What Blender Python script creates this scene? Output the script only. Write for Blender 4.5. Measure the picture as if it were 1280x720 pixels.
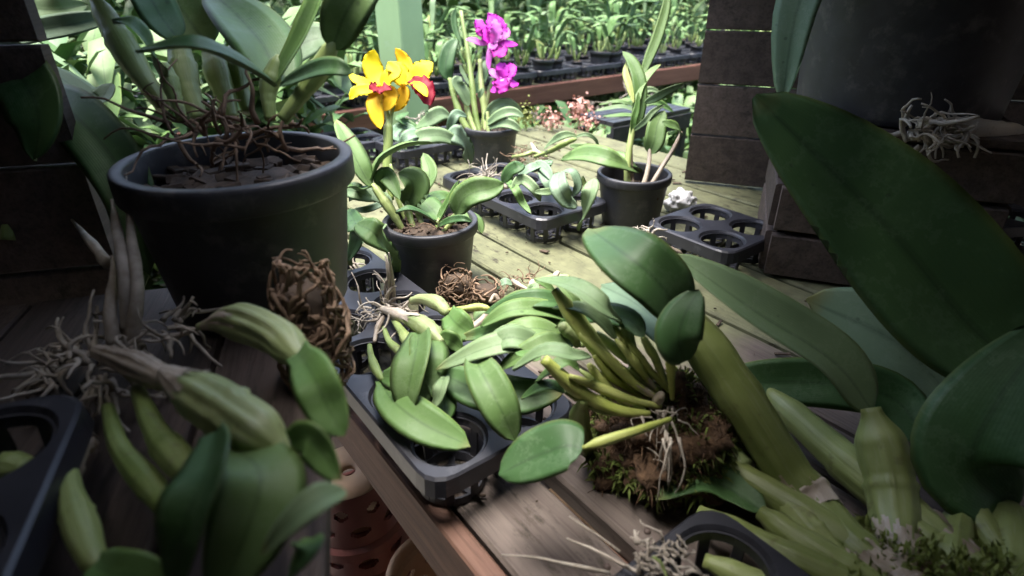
import bpy, bmesh, math, random
from mathutils import Vector, Matrix, noise
R = math.radians
scene = bpy.context.scene
col = scene.collection
for o in list(bpy.data.objects): bpy.data.objects.remove(o)

# ------------------------------------------------------------------ camera
F = 738.0; PITCH = R(28); CS, SN = math.cos(PITCH), math.sin(PITCH)
CAM = Vector((0, 0, 1.30)); BZ = 0.90; LZ = 1.03
cd = bpy.data.cameras.new('camera'); cam = bpy.data.objects.new('camera', cd); col.objects.link(cam)
cam.location = CAM; cam.rotation_euler = (R(90) - PITCH, 0, 0)
cd.sensor_width = 36; cd.lens = 36 * F / 1280; cd.clip_start = 0.02; cd.clip_end = 200
cd.dof.use_dof = True; cd.dof.focus_distance = 0.72; cd.dof.aperture_fstop = 5.5
scene.camera = cam
# ------------------------------------------------------------------ sky and sun
w = bpy.data.worlds.new('World'); scene.world = w; w.use_nodes = True
nt = w.node_tree; nt.nodes.clear()
sky = nt.nodes.new('ShaderNodeTexSky'); sky.sky_type = 'NISHITA'; sky.sun_disc = False
SUN_EL, SUN_AZ = R(80), R(-75)
sky.sun_elevation = SUN_EL; sky.sun_rotation = SUN_AZ
sky.air_density = 1.0; sky.dust_density = 4.0; sky.ozone_density = 1.0
bg = nt.nodes.new('ShaderNodeBackground'); bg.inputs['Strength'].default_value = 0.09
out = nt.nodes.new('ShaderNodeOutputWorld')
nt.links.new(sky.outputs[0], bg.inputs[0]); nt.links.new(bg.outputs[0], out.inputs[0])
sd = bpy.data.lights.new('sun', 'SUN'); sun = bpy.data.objects.new('sun', sd); col.objects.link(sun)
sd.energy = 1.5; sd.angle = R(32); sd.color = (1.0, 0.97, 0.93)
sdir = Vector((math.sin(SUN_AZ) * math.cos(SUN_EL), math.cos(SUN_AZ) * math.cos(SUN_EL), math.sin(SUN_EL)))
sun.rotation_euler = (-sdir).to_track_quat('-Z', 'Y').to_euler(); sun.location = sdir * 20
vs = scene.view_settings
vs.view_transform = 'Standard'; vs.look = 'None'; vs.gamma = 1; vs.use_curve_mapping = False
vs.exposure = 2.9
scene.render.engine = 'CYCLES'

# ------------------------------------------------------------------ frames and helpers
AZ = R(37.4)
U = Vector((-math.sin(AZ), math.cos(AZ), 0)); V = Vector((math.cos(AZ), math.sin(AZ), 0)); UP = Vector((0, 0, 1))
def UV(u, v, z): return U * u + V * v + UP * z
def D(px, py, d):
    a = (px - 640) / F; b = (py - 360) / F
    return CAM + Vector((d * a, d * (CS - b * SN), d * (-SN - b * CS)))
def Z(px, py, h=0, z0=BZ):
    b = (py - 360) / F
    return D(px, py, (CAM.z - z0 - h) / (SN + b * CS))
def depth(p):
    q = p - CAM; return q.y * CS - q.z * SN
def ZZ(l, z0=BZ): return [Z(*t, z0=z0) for t in l]
def DD(l, k=1.0): return [D(x, y, d * k) for x, y, d in l]
rnd = random.Random(7)

def tag(o, label=None, cat=None, group=None, kind=None):
    if label: o['label'] = label
    if cat: o['category'] = cat
    if group: o['group'] = group
    if kind: o['kind'] = kind
    return o
def wloc(o):
    p = Vector((0, 0, 0))
    while o is not None: p = p + o.location; o = o.parent
    return p
def thing(name, label, cat, loc, group=None):
    o = bpy.data.objects.new(name, None); o.empty_display_size = .03; col.objects.link(o); o.location = loc
    return tag(o, label, cat, group)
def obj(name, verts, faces, mats, parent=None, smooth=True, uvs=None, midx=None, kind=None, origin=None):
    me = bpy.data.meshes.new(name)
    off = wloc(parent) if parent else (origin or Vector((0, 0, 0)))
    me.from_pydata([tuple(Vector(v) - off) for v in verts], [], faces)
    for m in (mats if isinstance(mats, (list, tuple)) else [mats]): me.materials.append(m)
    if smooth: me.polygons.foreach_set('use_smooth', [True] * len(me.polygons))
    if midx: me.polygons.foreach_set('material_index', midx)
    if uvs:
        l = me.uv_layers.new(name='UVMap')
        vi = [0] * len(me.loops); me.loops.foreach_get('vertex_index', vi)
        flat = []
        for i in vi: flat += uvs[i]
        l.data.foreach_set('uv', flat)
    me.update()
    o = bpy.data.objects.new(name, me); col.objects.link(o)
    if parent: o.parent = parent
    else: o.location = off
    if kind: o['kind'] = kind
    return o
def copy_tree(o, parent=None):
    c = o.copy(); col.objects.link(c); c.parent = parent
    for ch in list(o.children): copy_tree(ch, c)
    return c
class MB:
    def __init__(s): s.v = []; s.f = []; s.uv = []; s.m = []
    def add(s, vs, fs, uv=None, m=0):
        b = len(s.v); s.v += vs; s.f += [tuple(i + b for i in f) for f in fs]
        s.uv += uv if uv else [(0, 0)] * len(vs); s.m += [m] * len(fs)
    def build(s, name, mats, parent=None, smooth=True, kind=None, origin=None):
        return obj(name, s.v, s.f, mats, parent, smooth, s.uv, s.m, kind, origin)
def crom(pts, n):
    P = [Vector(p) for p in pts]
    if len(P) == 2: return [P[0].lerp(P[1], i / n) for i in range(n + 1)]
    P = [P[0] * 2 - P[1]] + P + [P[-1] * 2 - P[-2]]
    o = []; k = len(P) - 3
    for i in range(n + 1):
        t = i / n * k; j = min(int(t), k - 1); t -= j
        a, b, c, d = P[j:j + 4]
        o.append(.5 * ((2 * b) + (c - a) * t + (2 * a - 5 * b + 4 * c - d) * t * t + (3 * b - a - 3 * c + d) * t ** 3))
    return o
def tangents(c):
    return [(c[min(i + 1, len(c) - 1)] - c[max(i - 1, 0)]).normalized() for i in range(len(c))]
def tube_data(pts, rad, seg=8, n=12, ridge=0, wob=0, seed=0, nr=7):
    c = crom(pts, n); T = tangents(c); vs = []; fs = []; uv = []
    ref = Vector((.3, .2, 1)).normalized()
    if abs(T[0].dot(ref)) > .9: ref = Vector((1, 0, 0))
    A = T[0].cross(ref).normalized()
    for i, p in enumerate(c):
        A = (A - T[i] * A.dot(T[i])).normalized(); B = T[i].cross(A)
        t = i / n
        r = rad(t) if callable(rad) else rad
        for k in range(seg):
            a = 2 * math.pi * k / seg
            rr = r * (1 + ridge * (abs(math.cos(nr * .5 * a + seed)) * 2 - 1.2) * math.sin(math.pi * min(1, max(0, t * .9 + .1)))) * (1 + wob * noise.noise(p * 90 + Vector((k, seed, 0))))
            vs.append(p + (A * math.cos(a) + B * math.sin(a)) * rr); uv.append((k / seg, t))
    for i in range(n):
        for k in range(seg):
            k2 = (k + 1) % seg
            fs.append((i * seg + k, i * seg + k2, (i + 1) * seg + k2, (i + 1) * seg + k))
    fs.append(tuple(range(seg - 1, -1, -1))); fs.append(tuple(range(n * seg, n * seg + seg)))
    return vs, fs, uv
def interp(tab):
    def f(t):
        for (a, x), (b, y) in zip(tab, tab[1:]):
            if t <= b: q = (t - a) / (b - a); q = q * q * (3 - 2 * q); return x + (y - x) * q
        return tab[-1][1]
    return f
def leaf_data(pts, w, roll=0, nrm=None, fold=.22, tipp=2.05, base=.16, peak=.47, ruf=0, rufn=5, thick=.0016, nl=14, ns=6, seed=0, twist=0, curl=0, notch=0):
    c = crom(pts, nl); T = tangents(c)
    mid = c[nl // 2]
    N = nrm if nrm is not None else ((CAM - mid).normalized() * .65 + UP * .5)
    N = Vector(N).normalized()
    vs = []; uv = []; rows = []
    for i, p in enumerate(c):
        t = i / nl; tt = t ** (math.log(.5) / math.log(peak))
        prof = max(0, 1 - abs(2 * tt - 1) ** tipp) ** (1 / tipp)
        prof = max(prof, base * (1 - t) ** .5 if t < .5 else 0.0)
        prof = max(prof * (1 - .3 * t ** 6), .03)
        n0 = (N - T[i] * N.dot(T[i]))
        n0 = n0.normalized() if n0.length > 1e-4 else Vector((0, 0, 1))
        q = Matrix.Rotation(roll + twist * (t - .5), 3, T[i]); n0 = q @ n0; sd_ = T[i].cross(n0).normalized()
        hw = w * .5 * prof
        top = []; bot = []
        for k in range(ns + 1):
            s = -1 + 2 * k / ns
            wav = ruf * w * abs(s) ** 2 * math.sin(rufn * 6.28 * t + seed + (1.7 if s > 0 else 0)) * min(1, 4 * t)
            mn = noise.noise(Vector((t * 2.3, s * .8, seed * 3.1))) * w * .085
            q2 = p + sd_ * (s * hw * (1 - .3 * curl * s * s)) + n0 * (fold * abs(s) ** 1.05 * hw + wav + mn + curl * -s * s * hw)
            if notch and t > .9: q2 = q2 + T[i] * (abs(s) * notch * w)
            top.append(len(vs)); vs.append(q2); uv.append((.5 + .5 * s, t))
        for k in range(1, ns):
            s = -1 + 2 * k / ns
            bot.append(len(vs)); vs.append(vs[top[k]] - n0 * thick * (1 - s * s) * (1.6 if k == ns // 2 else 1)); uv.append((.5 + .5 * s, t))
        rows.append((top, [top[0]] + bot + [top[-1]]))
    fs = []; mi = []
    for i in range(nl):
        (a, b), (a2, b2) = rows[i], rows[i + 1]
        for k in range(ns):
            fs.append((a[k], a[k + 1], a2[k + 1], a2[k])); mi.append(0)
            fs.append((b[k + 1], b[k], b2[k], b2[k + 1])); mi.append(1)
    return vs, fs, uv, mi
def leaf(par, pts, W, mat=None, name='leaf', px=True, **kw):
    """pts: world points from the base to the tip; W: width in photograph pixels (px) or metres"""
    kw.setdefault('seed', rnd.random() * 10)
    m = W * depth(Vector(pts[len(pts) // 2])) / F if px else W
    v, f, u, mi = leaf_data(pts, m, **kw)
    return obj(name, v, f, mat or M['leaf'], par, True, u, mi)
def bulb(par, pts, W, mat=None, name='pseudobulb', prof=None, seg=21, n=24, nodes=3, ridge=.06, px=True, sheath=None, nr=7):
    m = W * .5 * depth(Vector(pts[len(pts) // 2])) / F if px else W * .5
    base = interp(prof or [(0, .55), (.25, .7), (.6, 1), (.88, .8), (1, .45)])
    nd = [(i + 1) / (nodes + 1) for i in range(nodes)]
    def r(t):
        k = base(t)
        for q in nd: k *= 1 + .10 * math.exp(-((t - q) / .018) ** 2) - .05 * math.exp(-((t - q - .03) / .02) ** 2)
        return m * k
    v, f, u = tube_data(pts, r, seg, n, ridge, .04, rnd.random() * 9, nr)
    o = obj(name, v, f, mat or M['bulb'], par, True, u)
    if sheath:      # torn papery sheath clasping part of the bulb
        for (t0, t1) in sheath:
            c = crom(pts, 40); i0, i1 = int(t0 * 40), int(t1 * 40); sub = c[i0:i1 + 1]; N_ = 26; sg = 48; hs = rnd.random() * 9
            sv, sf, su = tube_data(sub, lambda q: r(t0 + (t1 - t0) * q) * (1.05 + .05 * q), sg, N_, .03, .1, hs, nr)
            keep = []
            for j in range(N_):
                for k in range(sg):
                    lim = .35 + .5 * abs(noise.noise(Vector((k * .22, hs, 0)))) * 1.8 + .1 * noise.noise(Vector((k * .9, hs, 5)))
                    if j / N_ < lim and not (k < 5 + 2 * noise.noise(Vector((j * .4, hs, 3))) and j > 5): keep.append(sf[j * sg + k])
            obj('sheath', sv, keep, M['husk'], o if par.parent is None else par, True, su)
    return o
def root_mesh(par, starts, dirs, length, r, mat, name='roots', nper=1, gravity=.3, floor=None, seg=6, wig=.5, kind=None, n=9):
    mb = MB()
    for s, d in zip(starts, dirs):
        for _ in range(nper):
            p = Vector(s); dd = (Vector(d) + Vector((rnd.uniform(-1, 1), rnd.uniform(-1, 1), rnd.uniform(-1, 1))) * wig).normalized()
            L = length * rnd.uniform(.5, 1.2); pts = [p.copy()]
            for k in range(5):
                dd = (dd + Vector((rnd.uniform(-1, 1), rnd.uniform(-1, 1), rnd.uniform(-1, 1))) * wig * .7 + Vector((0, 0, -gravity * .3))).normalized()
                p = p + dd * L / 5
                if floor is not None and p.z < floor: p.z = floor + rnd.uniform(.001, .004)
                pts.append(p.copy())
            rr = r * rnd.uniform(.45, 1.3)
            mb.add(*tube_data(pts, lambda t: rr * (1 - .6 * t), seg, n, 0, .6, rnd.random() * 9))
            if rnd.random() < .5:
                k = rnd.randint(1, 4); e = pts[k] + Vector((rnd.uniform(-1, 1), rnd.uniform(-1, 1), rnd.uniform(-.4, .5))) * L * .3
                mb.add(*tube_data([pts[k], pts[k].lerp(e, .5) + Vector((0, 0, .002)), e], lambda t: rr * .55 * (1 - .6 * t), 5, 5, 0, .6, rnd.random() * 9))
    return mb.build(name, mat, par, kind=kind)
def lathe(prof, seg=48, close=False):
    vs = []; fs = []; uv = []
    for j, (r, z) in enumerate(prof):
        for k in range(seg):
            a = 2 * math.pi * k / seg; vs.append(Vector((r * math.cos(a), r * math.sin(a), z))); uv.append((k / seg, j / len(prof)))
    for j in range(len(prof) - 1):
        for k in range(seg):
            k2 = (k + 1) % seg; fs.append((j * seg + k, j * seg + k2, (j + 1) * seg + k2, (j + 1) * seg + k))
    return vs, fs, uv
def box_data(c, ax, h, ch=.002, nseg=1, jit=0):
    """chamfered bar: centre c, axes ax (3 vectors: length, width, up), half sizes h"""
    a, b, n = ax; L, W, H = h
    ch = min(ch, W * .45, H * .45)
    prof = [(-W + ch, -H), (W - ch, -H), (W, -H + ch), (W, H - ch), (W - ch, H), (-W + ch, H), (-W, H - ch), (-W, -H + ch)]
    vs = []; fs = []; uv = []
    for i in range(nseg + 1):
        x = -L + 2 * L * i / nseg
        jj = (rnd.uniform(-jit, jit), rnd.uniform(-jit, jit))
        for (y, z) in prof: vs.append(c + a * x + b * (y + jj[0]) + n * (z + jj[1])); uv.append((x, y))
    for i in range(nseg):
        for k in range(8): k2 = (k + 1) % 8; fs.append((i * 8 + k, i * 8 + k2, i * 8 + 8 + k2, i * 8 + 8 + k))
    fs.append(tuple(range(7, -1, -1))); fs.append(tuple(range(nseg * 8, nseg * 8 + 8)))
    return vs, fs, uv
def bar(name, c, ax, h, mat, par, ch=.002, nseg=1, jit=0):
    v, f, u = box_data(Vector(c), ax, h, ch, nseg, jit)
    # own origin and axes so that grain runs along the piece
    o = obj(name, v, f, mat, par, False)
    return o
# ------------------------------------------------------------------ materials
M = {}
def nodes(name):
    m = bpy.data.materials.new(name); m.use_nodes = True; t = m.node_tree
    return m, t, t.nodes['Principled BSDF'], t.nodes.new, t.links.new
def ramp(new, pts):
    r = new('ShaderNodeValToRGB'); e = r.color_ramp.elements
    while len(e) < len(pts): e.new(.5)
    for i, (p, c) in enumerate(pts): e[i].position = p; e[i].color = (*c, 1) if len(c) == 3 else c
    return r
def mixc(new, link, fac, a, b, mode='MIX'):
    m = new('ShaderNodeMix'); m.data_type = 'RGBA'; m.blend_type = mode
    for s, x in ((0, fac), (6, a), (7, b)):
        if hasattr(x, 'is_output'): link(x, m.inputs[s])
        else: m.inputs[s].default_value = x if s == 0 else (*x, 1)
    return m.outputs[2]
def noise_n(new, link, scale, detail=4, vec=None, rough=.55):
    n = new('ShaderNodeTexNoise'); n.inputs['Scale'].default_value = scale; n.inputs['Detail'].default_value = detail; n.inputs['Roughness'].default_value = rough
    if vec is not None: link(vec, n.inputs['Vector'])
    return n
def bump(new, link, bs, h, st=.2, dist=.001):
    b = new('ShaderNodeBump'); b.inputs['Strength'].default_value = st; b.inputs['Distance'].default_value = dist
    link(h, b.inputs['Height']); link(b.outputs[0], bs.inputs['Normal'])
def plant_mat(name, dark, light, rough=.42, mid=.6, margin=None, vein=28, spots=0.0, trans=.0, veincol=None):
    m, t, bs, new, link = nodes(name)
    tc = new('ShaderNodeTexCoord'); oi = new('ShaderNodeObjectInfo')
    n1 = noise_n(new, link, 14, 3, tc.outputs['Object']); n2 = noise_n(new, link, 160, 3, tc.outputs['Object'])
    ad = new('ShaderNodeMath'); ad.operation = 'MULTIPLY_ADD'; link(oi.outputs['Random'], ad.inputs[0]); ad.inputs[1].default_value = .75
    sc = new('ShaderNodeMath'); sc.operation = 'MULTIPLY_ADD'; link(n1.outputs[0], sc.inputs[0]); sc.inputs[1].default_value = .9; sc.inputs[2].default_value = -.3
    link(sc.outputs[0], ad.inputs[2])
    r = ramp(new, [(0, dark), (1, light)]); link(ad.outputs[0], r.inputs[0])
    sep = new('ShaderNodeSeparateXYZ'); link(tc.outputs['UV'], sep.inputs[0])
    ab = new('ShaderNodeMath'); ab.operation = 'MULTIPLY_ADD'; link(sep.outputs[0], ab.inputs[0]); ab.inputs[1].default_value = 2; ab.inputs[2].default_value = -1
    aa = new('ShaderNodeMath'); aa.operation = 'ABSOLUTE'; link(ab.outputs[0], aa.inputs[0])
    rm = ramp(new, [(0, (1, 1, 1)), (.03, (.7, .7, .7)), (.11, (0, 0, 0))]); link(aa.outputs[0], rm.inputs[0])
    vc = veincol or tuple(x * .5 for x in dark)
    mm = new('ShaderNodeMath'); mm.operation = 'MULTIPLY'; link(rm.outputs[0], mm.inputs[0]); mm.inputs[1].default_value = mid
    c = mixc(new, link, mm.outputs[0], r.outputs[0], vc)
    if margin:
        rg = ramp(new, [(.9, (0, 0, 0)), (1, (1, 1, 1))]); link(aa.outputs[0], rg.inputs[0])
        g = new('ShaderNodeMath'); g.operation = 'MULTIPLY'; link(rg.outputs[0], g.inputs[0]); g.inputs[1].default_value = .6
        c = mixc(new, link, g.outputs[0], c, margin)
    # faint lengthwise veins
    wv = new('ShaderNodeMath'); wv.operation = 'MULTIPLY'; link(sep.outputs[0], wv.inputs[0]); wv.inputs[1].default_value = vein * 6.28
    si = new('ShaderNodeMath'); si.operation = 'SINE'; link(wv.outputs[0], si.inputs[0])
    vm = new('ShaderNodeMath'); vm.operation = 'MULTIPLY_ADD'; link(si.outputs[0], vm.inputs[0]); vm.inputs[1].default_value = .04; vm.inputs[2].default_value = .06
    c = mixc(new, link, vm.outputs[0], c, light)
    # dust, pale scuffs with painted sheen, and dark specks
    n3 = noise_n(new, link, 45, 5, tc.outputs['Object'], .7)
    rs = ramp(new, [(.56, (0, 0, 0)), (.74, (1, 1, 1))]); link(n3.outputs[0], rs.inputs[0])
    ms = new('ShaderNodeMath'); ms.operation = 'MULTIPLY'; link(rs.outputs[0], ms.inputs[0]); ms.inputs[1].default_value = .42
    c = mixc(new, link, ms.outputs[0], c, tuple(min(1, x * 1.25 + .035) for x in light))
    vo = new('ShaderNodeTexVoronoi'); vo.inputs['Scale'].default_value = 38; link(tc.outputs['Object'], vo.inputs['Vector'])
    rd = ramp(new, [(.05, (1, 1, 1)), (.1, (0, 0, 0))]); link(vo.outputs['Distance'], rd.inputs[0])
    md = new('ShaderNodeMath'); md.operation = 'MULTIPLY'; link(rd.outputs[0], md.inputs[0]); md.inputs[1].default_value = .5 + spots
    c = mixc(new, link, md.outputs[0], c, tuple(x * .25 + .006 for x in dark))
    # browned or yellowed tip, on some leaves only
    tn = noise_n(new, link, 22, 4, tc.outputs['Object']); ts = new('ShaderNodeMath'); ts.operation = 'MULTIPLY_ADD'; link(tn.outputs[0], ts.inputs[0]); ts.inputs[1].default_value = .35; link(sep.outputs[1], ts.inputs[2])
    tr_ = new('ShaderNodeMath'); tr_.operation = 'MULTIPLY_ADD'; link(oi.outputs['Random'], tr_.inputs[0]); tr_.inputs[1].default_value = .16; link(ts.outputs[0], tr_.inputs[2])
    rt = ramp(new, [(.0, (0, 0, 0)), (1, (1, 1, 1))]); mr_ = new('ShaderNodeMapRange'); link(tr_.outputs[0], mr_.inputs[0]); mr_.inputs[1].default_value = 1.2; mr_.inputs[2].default_value = 1.34; mr_.inputs[3].default_value = 0; mr_.inputs[4].default_value = .8
    c = mixc(new, link, mr_.outputs[0], c, (.2, .19, .06))
    # pale water marks and dry scars, with sheen patches painted into the colour
    wm = noise_n(new, link, 9, 6, tc.outputs['Object'], .75); rw = ramp(new, [(.5, (0, 0, 0)), (.515, (1, 1, 1)), (.55, (.25, .25, .25)), (.62, (0, 0, 0))]); link(wm.outputs[0], rw.inputs[0])
    mw = new('ShaderNodeMath'); mw.operation = 'MULTIPLY'; link(rw.outputs[0], mw.inputs[0]); mw.inputs[1].default_value = .22
    c = mixc(new, link, mw.outputs[0], c, tuple(min(1, x * .9 + .08) for x in light))
    link(c, bs.inputs['Base Color'])
    rr = new('ShaderNodeMath'); rr.operation = 'MULTIPLY_ADD'; link(n3.outputs[0], rr.inputs[0]); rr.inputs[1].default_value = .35; rr.inputs[2].default_value = rough - .15
    link(rr.outputs[0], bs.inputs['Roughness']); bs.inputs['Specular IOR Level'].default_value = .32
    hh = new('ShaderNodeMath'); hh.operation = 'MULTIPLY_ADD'; link(si.outputs[0], hh.inputs[0]); hh.inputs[1].default_value = .12; link(n2.outputs[0], hh.inputs[2])
    bump(new, link, bs, hh.outputs[0], .35, .0006)
    if trans:
        tr = new('ShaderNodeBsdfTranslucent'); link(c, tr.inputs[0]); mx = new('ShaderNodeMixShader'); mx.inputs[0].default_value = trans
        link(bs.outputs[0], mx.inputs[1]); link(tr.outputs[0], mx.inputs[2]); link(mx.outputs[0], t.nodes['Material Output'].inputs[0])
    return m
leafU = plant_mat('leaf_underside', (.085, .15, .07), (.15, .24, .11), .55, .3)
M['leaf'] = [plant_mat('leaf_green', (.06, .125, .032), (.13, .21, .07), .52, margin=(.2, .26, .06)), leafU]
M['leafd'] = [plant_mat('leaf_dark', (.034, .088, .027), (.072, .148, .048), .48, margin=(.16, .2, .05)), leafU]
M['leafp'] = [plant_mat('leaf_pale', (.105, .175, .078), (.175, .255, .125), .55, margin=(.25, .33, .14)), leafU]
M['leafl'] = [plant_mat('leaf_lime', (.065, .145, .034), (.118, .215, .062), .5, margin=(.22, .3, .07)), leafU]
M['leafg'] = [plant_mat('leaf_glaucous', (.105, .18, .105), (.17, .25, .155), .52), leafU]
M['leafy'] = [plant_mat('leaf_yellowing', (.16, .2, .045), (.26, .3, .08), .5), leafU]
M['leafb'] = [plant_mat('leaf_background', (.05, .12, .03), (.15, .25, .08), .45, mid=.2), leafU]
def bulb_mat(name, a, b, sheath=.35):
    m, t, bs, new, link = nodes(name)
    tc = new('ShaderNodeTexCoord'); oi = new('ShaderNodeObjectInfo'); sep = new('ShaderNodeSeparateXYZ'); link(tc.outputs['UV'], sep.inputs[0])
    mp = new('ShaderNodeMapping'); mp.inputs['Scale'].default_value = (26, 3, 1); link(tc.outputs['UV'], mp.inputs[0])
    n1 = noise_n(new, link, 1.6, 4, mp.outputs[0]); n2 = noise_n(new, link, 25, 4, tc.outputs['Object'])
    ad = new('ShaderNodeMath'); ad.operation = 'ADD'; link(n2.outputs[0], ad.inputs[0]); 
    o2 = new('ShaderNodeMath'); o2.operation = 'MULTIPLY_ADD'; link(oi.outputs['Random'], o2.inputs[0]); o2.inputs[1].default_value = .5; o2.inputs[2].default_value = -.25
    link(o2.outputs[0], ad.inputs[1])
    r = ramp(new, [(.25, a), (.75, b)]); link(ad.outputs[0], r.inputs[0])
    rs = ramp(new, [(.55, (0, 0, 0)), (.7, (1, 1, 1))]); link(n1.outputs[0], rs.inputs[0])
    ms = new('ShaderNodeMath'); ms.operation = 'MULTIPLY'; link(rs.outputs[0], ms.inputs[0]); ms.inputs[1].default_value = sheath
    c = mixc(new, link, ms.outputs[0], r.outputs[0], tuple(min(1, x * .6 + .22) for x in b))
    n4 = noise_n(new, link, 70, 4, tc.outputs['Object']); rk = ramp(new, [(.62, (0, 0, 0)), (.72, (1, 1, 1))]); link(n4.outputs[0], rk.inputs[0])
    mk = new('ShaderNodeMath'); mk.operation = 'MULTIPLY'; link(rk.outputs[0], mk.inputs[0]); mk.inputs[1].default_value = .5
    c = mixc(new, link, mk.outputs[0], c, (.09, .07, .03))
    link(c, bs.inputs['Base Color']); bs.inputs['Roughness'].default_value = .45
    bump(new, link, bs, n1.outputs[0], .4, .0012)
    return m
M['bulb'] = bulb_mat('pseudobulb_yellowgreen', (.28, .33, .065), (.46, .5, .16), .2)
M['bulbg'] = bulb_mat('pseudobulb_green', (.16, .235, .055), (.3, .37, .13), .3)
M['bulbp'] = bulb_mat('pseudobulb_papery', (.19, .25, .09), (.34, .4, .18), .55)
M['bulbo'] = bulb_mat('pseudobulb_olive', (.15, .19, .05), (.25, .3, .1), .25)
M['husk'] = bulb_mat('dry_husk', (.22, .17, .12), (.45, .39, .31), .7)
M['stem'] = bulb_mat('flower_stem', (.22, .3, .08), (.36, .44, .14), .15)
def simple(name, a, b, scale=30, rough=.6, bst=.3, bd=.001, spec=.5, detail=5, obj_rand=.0, extra=None):
    m, t, bs, new, link = nodes(name)
    tc = new('ShaderNodeTexCoord'); n = noise_n(new, link, scale, detail, tc.outputs['Object'], .6)
    r = ramp(new, [(.3, a), (.7, b)]); link(n.outputs[0], r.inputs[0]); c = r.outputs[0]
    if obj_rand:
        oi = new('ShaderNodeObjectInfo'); h = new('ShaderNodeHueSaturation'); link(c, h.inputs['Color'])
        q = new('ShaderNodeMath'); q.operation = 'MULTIPLY_ADD'; link(oi.outputs['Random'], q.inputs[0]); q.inputs[1].default_value = obj_rand; q.inputs[2].default_value = 1 - obj_rand / 2
        link(q.outputs[0], h.inputs['Value']); c = h.outputs[0]
    if extra:
        n2 = noise_n(new, link, extra[0], 6, tc.outputs['Object'], .7); rx = ramp(new, [(extra[1], (0, 0, 0)), (extra[2], (1, 1, 1))]); link(n2.outputs[0], rx.inputs[0])
        c = mixc(new, link, rx.outputs[0], c, extra[3])
    link(c, bs.inputs['Base Color']); bs.inputs['Roughness'].default_value = rough; bs.inputs['Specular IOR Level'].default_value = spec
    bump(new, link, bs, n.outputs[0], bst, bd)
    return m
M['plastic'] = simple('black_pot_plastic', (.024, .0245, .029), (.04, .041, .048), 40, .5, .1, .0004, extra=(30, .54, .78, (.12, .113, .108)))
M['tray'] = simple('black_tray_plastic', (.018, .0185, .024), (.034, .035, .043), 30, .38, .2, .0006, extra=(26, .6, .8, (.11, .11, .12)))
M['traybase'] = simple('tray_mesh_grey', (.2, .2, .21), (.34, .34, .36), 30, .6)
M['root'] = simple('root_pale', (.2, .165, .125), (.5, .45, .38), 55, .8, .6, .001, obj_rand=.3)
M['rootb'] = simple('root_brown', (.1, .062, .036), (.3, .2, .13), 60, .85, .6, .001)
M['bark'] = simple('bark_chips', (.02, .013, .008), (.11, .075, .05), 60, .9, .8, .002)
M['fibre'] = simple('fern_fibre', (.035, .018, .009), (.13, .075, .038), 120, .95, 1, .003)
M['moss'] = plant_mat('moss_green', (.04, .075, .012), (.16, .2, .04), .8, mid=0)
M['terra'] = simple('terracotta_glazed', (.2, .07, .058), (.3, .11, .09), 14, .35, .2, .001, extra=(9, .62, .8, (.3, .16, .1)))
M['terrat'] = simple('terracotta_tan', (.5, .33, .2), (.66, .47, .32), 12, .75, .3, .001)
M['post'] = simple('green_paint', (.36, .52, .25), (.42, .6, .3), 9, .5, .2, .001, extra=(14, .64, .8, (.45, .6, .38)))
M['net'] = simple('shade_net', (.008, .012, .009), (.02, .028, .02), 30, .9)
M['ground'] = simple('bounce_gravel', (.2, .185, .16), (.36, .34, .3), 6, .95, .6, .01)  # paleness picked to bounce light up under the bench
M['pinkfl'] = simple('peach_petals', (.5, .24, .19), (.68, .4, .33), 60, .6)
M['white'] = simple('white_plastic', (.6, .6, .62), (.75, .75, .76), 20, .4)
M['nail'] = simple('rusty_nail', (.05, .035, .03), (.14, .1, .085), 90, .6)
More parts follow.
